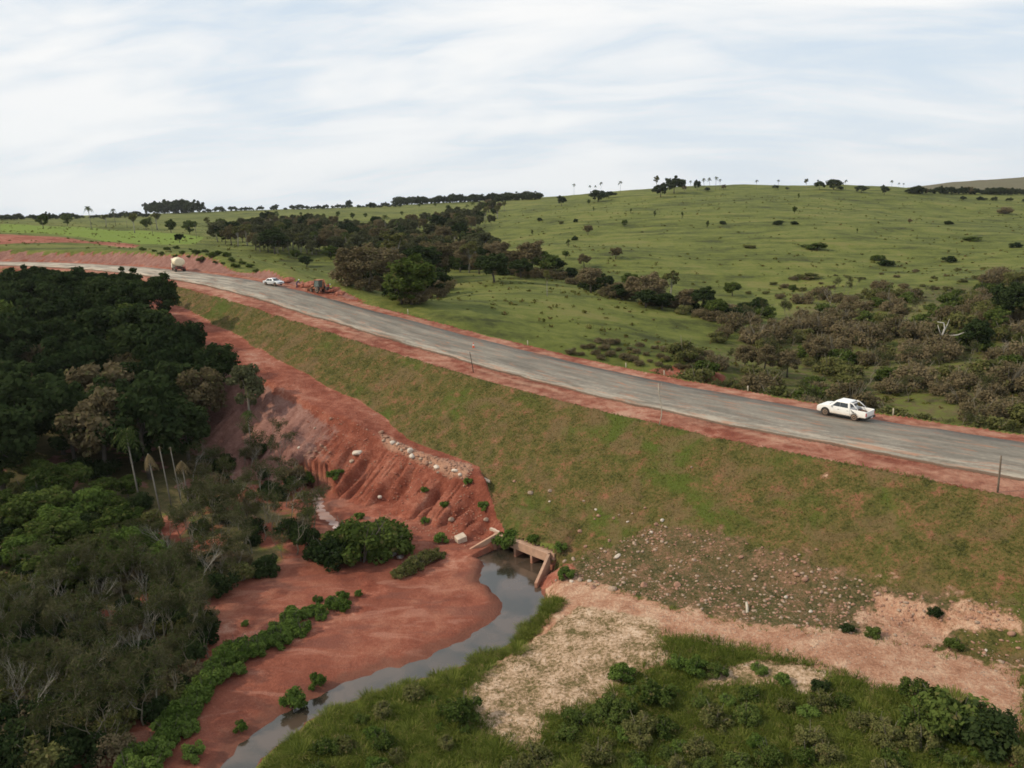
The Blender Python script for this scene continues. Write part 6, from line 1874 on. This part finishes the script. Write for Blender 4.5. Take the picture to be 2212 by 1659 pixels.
def sample_px(poly, gg, n):
    """points spread evenly over a patch of ground whose outline is seen at the given photograph positions"""
    W_ = np.array(ground_many(poly))[:, :2]
    lo, hi = W_.min(0), W_.max(0)
    out = []
    while len(out) < n:
        c = np.stack([gg.uniform(lo[0], hi[0], 4 * n), gg.uniform(lo[1], hi[1], 4 * n)], -1)
        c = c[in_poly(c[:, 0], c[:, 1], W_) > 0]
        c = c[gg.random(len(c)) < 0.15 + fbm(c[:, 0] / 2.2, c[:, 1] / 2.2, 3, 5) ** 2 * 2]
        out += list(c)
    c = np.array(out[:n])
    return np.column_stack([c, tz(c[:, 0], c[:, 1])])


STONY_PX = [(1200, 1255), (1260, 1200), (1420, 1130), (1560, 1150), (1720, 1200), (1900, 1270), (2050, 1290), (2212, 1300), (2212, 1440), (2000, 1400), (1800, 1362), (1600, 1340), (1440, 1305), (1320, 1268)]
scatter_stones('slope_rubble', 800, lambda gg, n: sample_px(STONY_PX, gg, n), .03, .24, M_ROCKS[0], 'pale loose rubble strewn over the stony lower slope', 1)
scatter_stones('slope_rubble', 1900, lambda gg, n: sample_px(STONY_PX, gg, n), .03, .20, M_ROCKS[1], 'pinkish loose rubble strewn over the stony lower slope', 2)
RIM_PX = [(815, 930), (850, 945), (935, 985), (1025, 1003), (1015, 1040), (960, 1030), (900, 1000), (830, 965)]
scatter_stones('rim_rubble', 700, lambda gg, n: sample_px(RIM_PX, gg, n), .04, .24, M_ROCKS[1], 'pale rubble along the rim of the red slope', 3)
RED_PX = [(640, 880), (800, 930), (960, 1030), (1015, 1050), (1070, 1150), (1000, 1190), (860, 1130), (740, 1060), (690, 980)]
scatter_stones('slope_rubble', 900, lambda gg, n: sample_px(RED_PX, gg, n), .03, .16, M_ROCKS[1], 'small pink stones on the eroded red slope', 4)
scatter_stones('soil_clods', 900, lambda gg, n: sample_px(RED_PX, gg, n), .04, .22, M_SPOIL, 'broken red soil clods on the eroded slope', 7)
scatter_stones('soil_clods', 700, lambda gg, n: sample_px([(560, 770), (700, 845), (815, 905), (790, 930), (700, 875), (580, 825)], gg, n), .03, .16, M_SPOIL, 'red soil clods along the dirt bench', 8)
TRACK_PX = [(1330, 1290), (1600, 1350), (2000, 1405), (2212, 1460), (2212, 1590), (1900, 1480), (1600, 1395), (1430, 1365)]
scatter_stones('track_gravel', 1500, lambda gg, n: sample_px(TRACK_PX, gg, n), .015, .09, M_ROCKS[0], 'small stones on the dirt track', 5)
TOE_PX = [(640, 985), (700, 960), (720, 990), (660, 1010), (600, 1000)]
scatter_stones('toe_rubble', 160, lambda gg, n: sample_px(TOE_PX, gg, n), .06, .3, M_ROCKS[1], 'rubble at the foot of the purple red bank', 6)


# ------------------------------------------------------------------ grass that nobody could count
def scatter_grass(name, n, region, h0, h1, width, leaf, lab, seed, blades=4, droop=.4):
    gg = np.random.default_rng(seed)
    P = region(gg, n); n = len(P)
    k = np.repeat(np.arange(n), blades)
    a = gg.uniform(0, 6.28, len(k)); q = gg.random(len(k)) * .12
    base = P[k] + np.stack([q * np.cos(a), q * np.sin(a), np.full(len(k), -.02)], -1)
    tilt = gg.uniform(.15, 1.0, len(k))
    d = np.stack([np.cos(a) * tilt, np.sin(a) * tilt, np.ones(len(k))], -1); d /= np.linalg.norm(d, axis=1)[:, None]
    hh = (gg.uniform(h0, h1, n)[k]) * gg.uniform(.7, 1.2, len(k))
    V, FF = strips(gg, base, d, hh, np.full(len(k), width), droop, 1 if h1 < .3 else 2)
    o = link(bpy.data.objects.new(name, np_mesh(name, V, FF, [leaf])))
    return tag(o, lab, 'grass', kind='stuff')


def emb_region(gg, n):
    out = []
    tot = 0
    while tot < n:
        s__ = gg.uniform(-8, 175, n); o__ = -(HW + SH_N + gg.uniform(0, 21, n))
        x0 = np.interp(s__, RS, RC[:, 0]); y0 = np.interp(s__, RS, RC[:, 1]); x1 = np.interp(s__ + .5, RS, RC[:, 0]); y1 = np.interp(s__ + .5, RS, RC[:, 1])
        dx, dy = x1 - x0, y1 - y0; L = np.hypot(dx, dy); dx /= L; dy /= L
        x = x0 + dy * o__; y = y0 - dx * o__
        Tt = terrain_all(x, y); Mm = regions(x, y, Tt)
        w = Mm['fill'] * (1 - Mm['red']) * (1 - Mm['stony'] * .4) * (1 - Mm['track']) * (.25 + 1.1 * fbm(x / 1.8, y / 1.8, 3, 8))
        m = (gg.random(n) < w) & (Tt['z'] > .5)
        out.append(np.stack([x[m], y[m], Tt['z'][m]], -1)); tot += m.sum()
    return np.concatenate(out)[:n]


scatter_grass('embankment_grass', 60000, emb_region, .08, .22, .05, L_TURF, 'short patchy grass covering the road embankment', 11, 3)


def fore_region(gg, n):
    out = []; tot = 0
    while tot < n:
        x = gg.uniform(-20, 32, n); y = gg.uniform(29, 62, n)
        Tt = terrain_all(x, y); Mm = regions(x, y, Tt)
        w = Mm['lush'] * (1 - Mm['stony']) * (1 - Mm['red']) * (Tt['ds'] > .1) * (Tt['z'] > .12) * (Tt['near']) * (.25 + 1.2 * fbm(x / 2, y / 2, 3, 8))
        m = gg.random(n) < w
        out.append(np.stack([x[m], y[m], Tt['z'][m]], -1)); tot += m.sum()
    return np.concatenate(out)[:n]


scatter_grass('foreground_grass', 50000, fore_region, .25, .8, .035, L_GRASS, 'tall rough grass covering the foreground bank', 12, 4)
SANDY_PX = POLY_PX['sandy']
scatter_grass('sparse_grass', 1000, lambda gg, n: sample_px(SANDY_PX, gg, n), .08, .25, .05, L_TURF, 'sparse dry grass on the pale sandy patch', 13, 4)


def far_region(gg, n):
    out = []; tot = 0
    while tot < n:
        y = 95 + 420 * gg.random(n) ** 1.3; x = gg.uniform(-.72, .72, n) * y
        Tt = terrain_all(x, y)
        w = (Tt['o'] > 0) * (Tt['off_f'] > 6) * np.clip(2.4 * fbm(x / 14, y / 10, 3, 33) - .75, .04, 1)
        m = gg.random(n) < w
        out.append(np.stack([x[m], y[m], Tt['z'][m]], -1)); tot += m.sum()
    return np.concatenate(out)[:n]


def scatter_scrub(name, n, region, s0, s1, leaf, lab, seed, nl=9):
    gg = np.random.default_rng(seed)
    P = region(gg, n); n = len(P)
    rr = s0 + (s1 - s0) * gg.random(n) ** 2
    Cc = P + np.column_stack([np.zeros(n), np.zeros(n), rr * .35])
    k = np.repeat(np.arange(n), nl)
    V, FF = leaf_cloud(gg, Cc, rr, nl, 1.0, .5)
    ctr = V.reshape(-1, 4, 3).mean(1, keepdims=True)
    V = (ctr + (V.reshape(-1, 4, 3) - ctr) * (rr[k] * .62)[:, None, None]).reshape(-1, 3)
    o = link(bpy.data.objects.new(name, np_mesh(name, V, FF, [leaf])))
    return tag(o, lab, 'scrub', kind='stuff')


scatter_scrub('pasture_scrub', 4200, far_region, .18, .7, L_TURF, 'low weeds and tussocks dotted over the pastures', 14)

# ------------------------------------------------------------------ labels: tell alike neighbours apart by row and order
NUMW = ['first', 'second', 'third', 'fourth', 'fifth', 'sixth', 'seventh', 'eighth', 'ninth', 'tenth', 'eleventh', 'twelfth', 'thirteenth', 'fourteenth', 'fifteenth', 'sixteenth', 'seventeenth', 'eighteenth', 'nineteenth', 'twentieth']


def place_word(i, n):
    if n == 1: return ''
    if i == 0: return 'leftmost'
    if i == n - 1: return 'rightmost'
    return NUMW[i] + ' from left' if i <= (n - 1) / 2 else NUMW[n - 1 - i] + ' from right'


ROWS = {1: [''], 2: ['near row', 'far row'], 3: ['near row', 'middle row', 'far row'], 4: ['nearest row', 'second row', 'third row', 'farthest row'], 5: ['nearest row', 'second row', 'middle row', 'fourth row', 'farthest row']}
by = {}
for o in scene.objects:
    if o.parent is None and 'label' in o and o.get('kind') is None:
        by.setdefault(o['label'], []).append(o)
for lab, os_ in by.items():
    if len(os_) < 2: continue
    os_.sort(key=lambda o: o.location.x ** 2 + o.location.y ** 2)
    nr = min(5, max(1, round(len(os_) / 9)))
    per = math.ceil(len(os_) / nr)
    for r_ in range(nr):
        row = sorted(os_[r_ * per:(r_ + 1) * per], key=lambda o: project(o.location)[0])
        for i, o in enumerate(row):
            bits = [b for b in (ROWS[nr][r_], place_word(i, len(row))) if b]
            o['label'] = ', '.join([lab] + bits)

# ------------------------------------------------------------------ air between here and the far hills
hz = MB().box(-4290, 4290, -290, 4290, -40, 190).build('haze', None)
hz.data.materials.clear()
mh = bpy.data.materials.new('haze_air'); mh.use_nodes = True
nt = mh.node_tree; nt.nodes.clear()
pv = node(nt, 'ShaderNodeVolumePrincipled', {'Color': (0.90, 0.94, 1.0, 1), 'Density': 0.00005, 'Anisotropy': 0.2})
node(nt, 'ShaderNodeOutputMaterial', {'Volume': pv.outputs[0]})
hz.data.materials.append(mh)
tag(hz, kind='stuff')
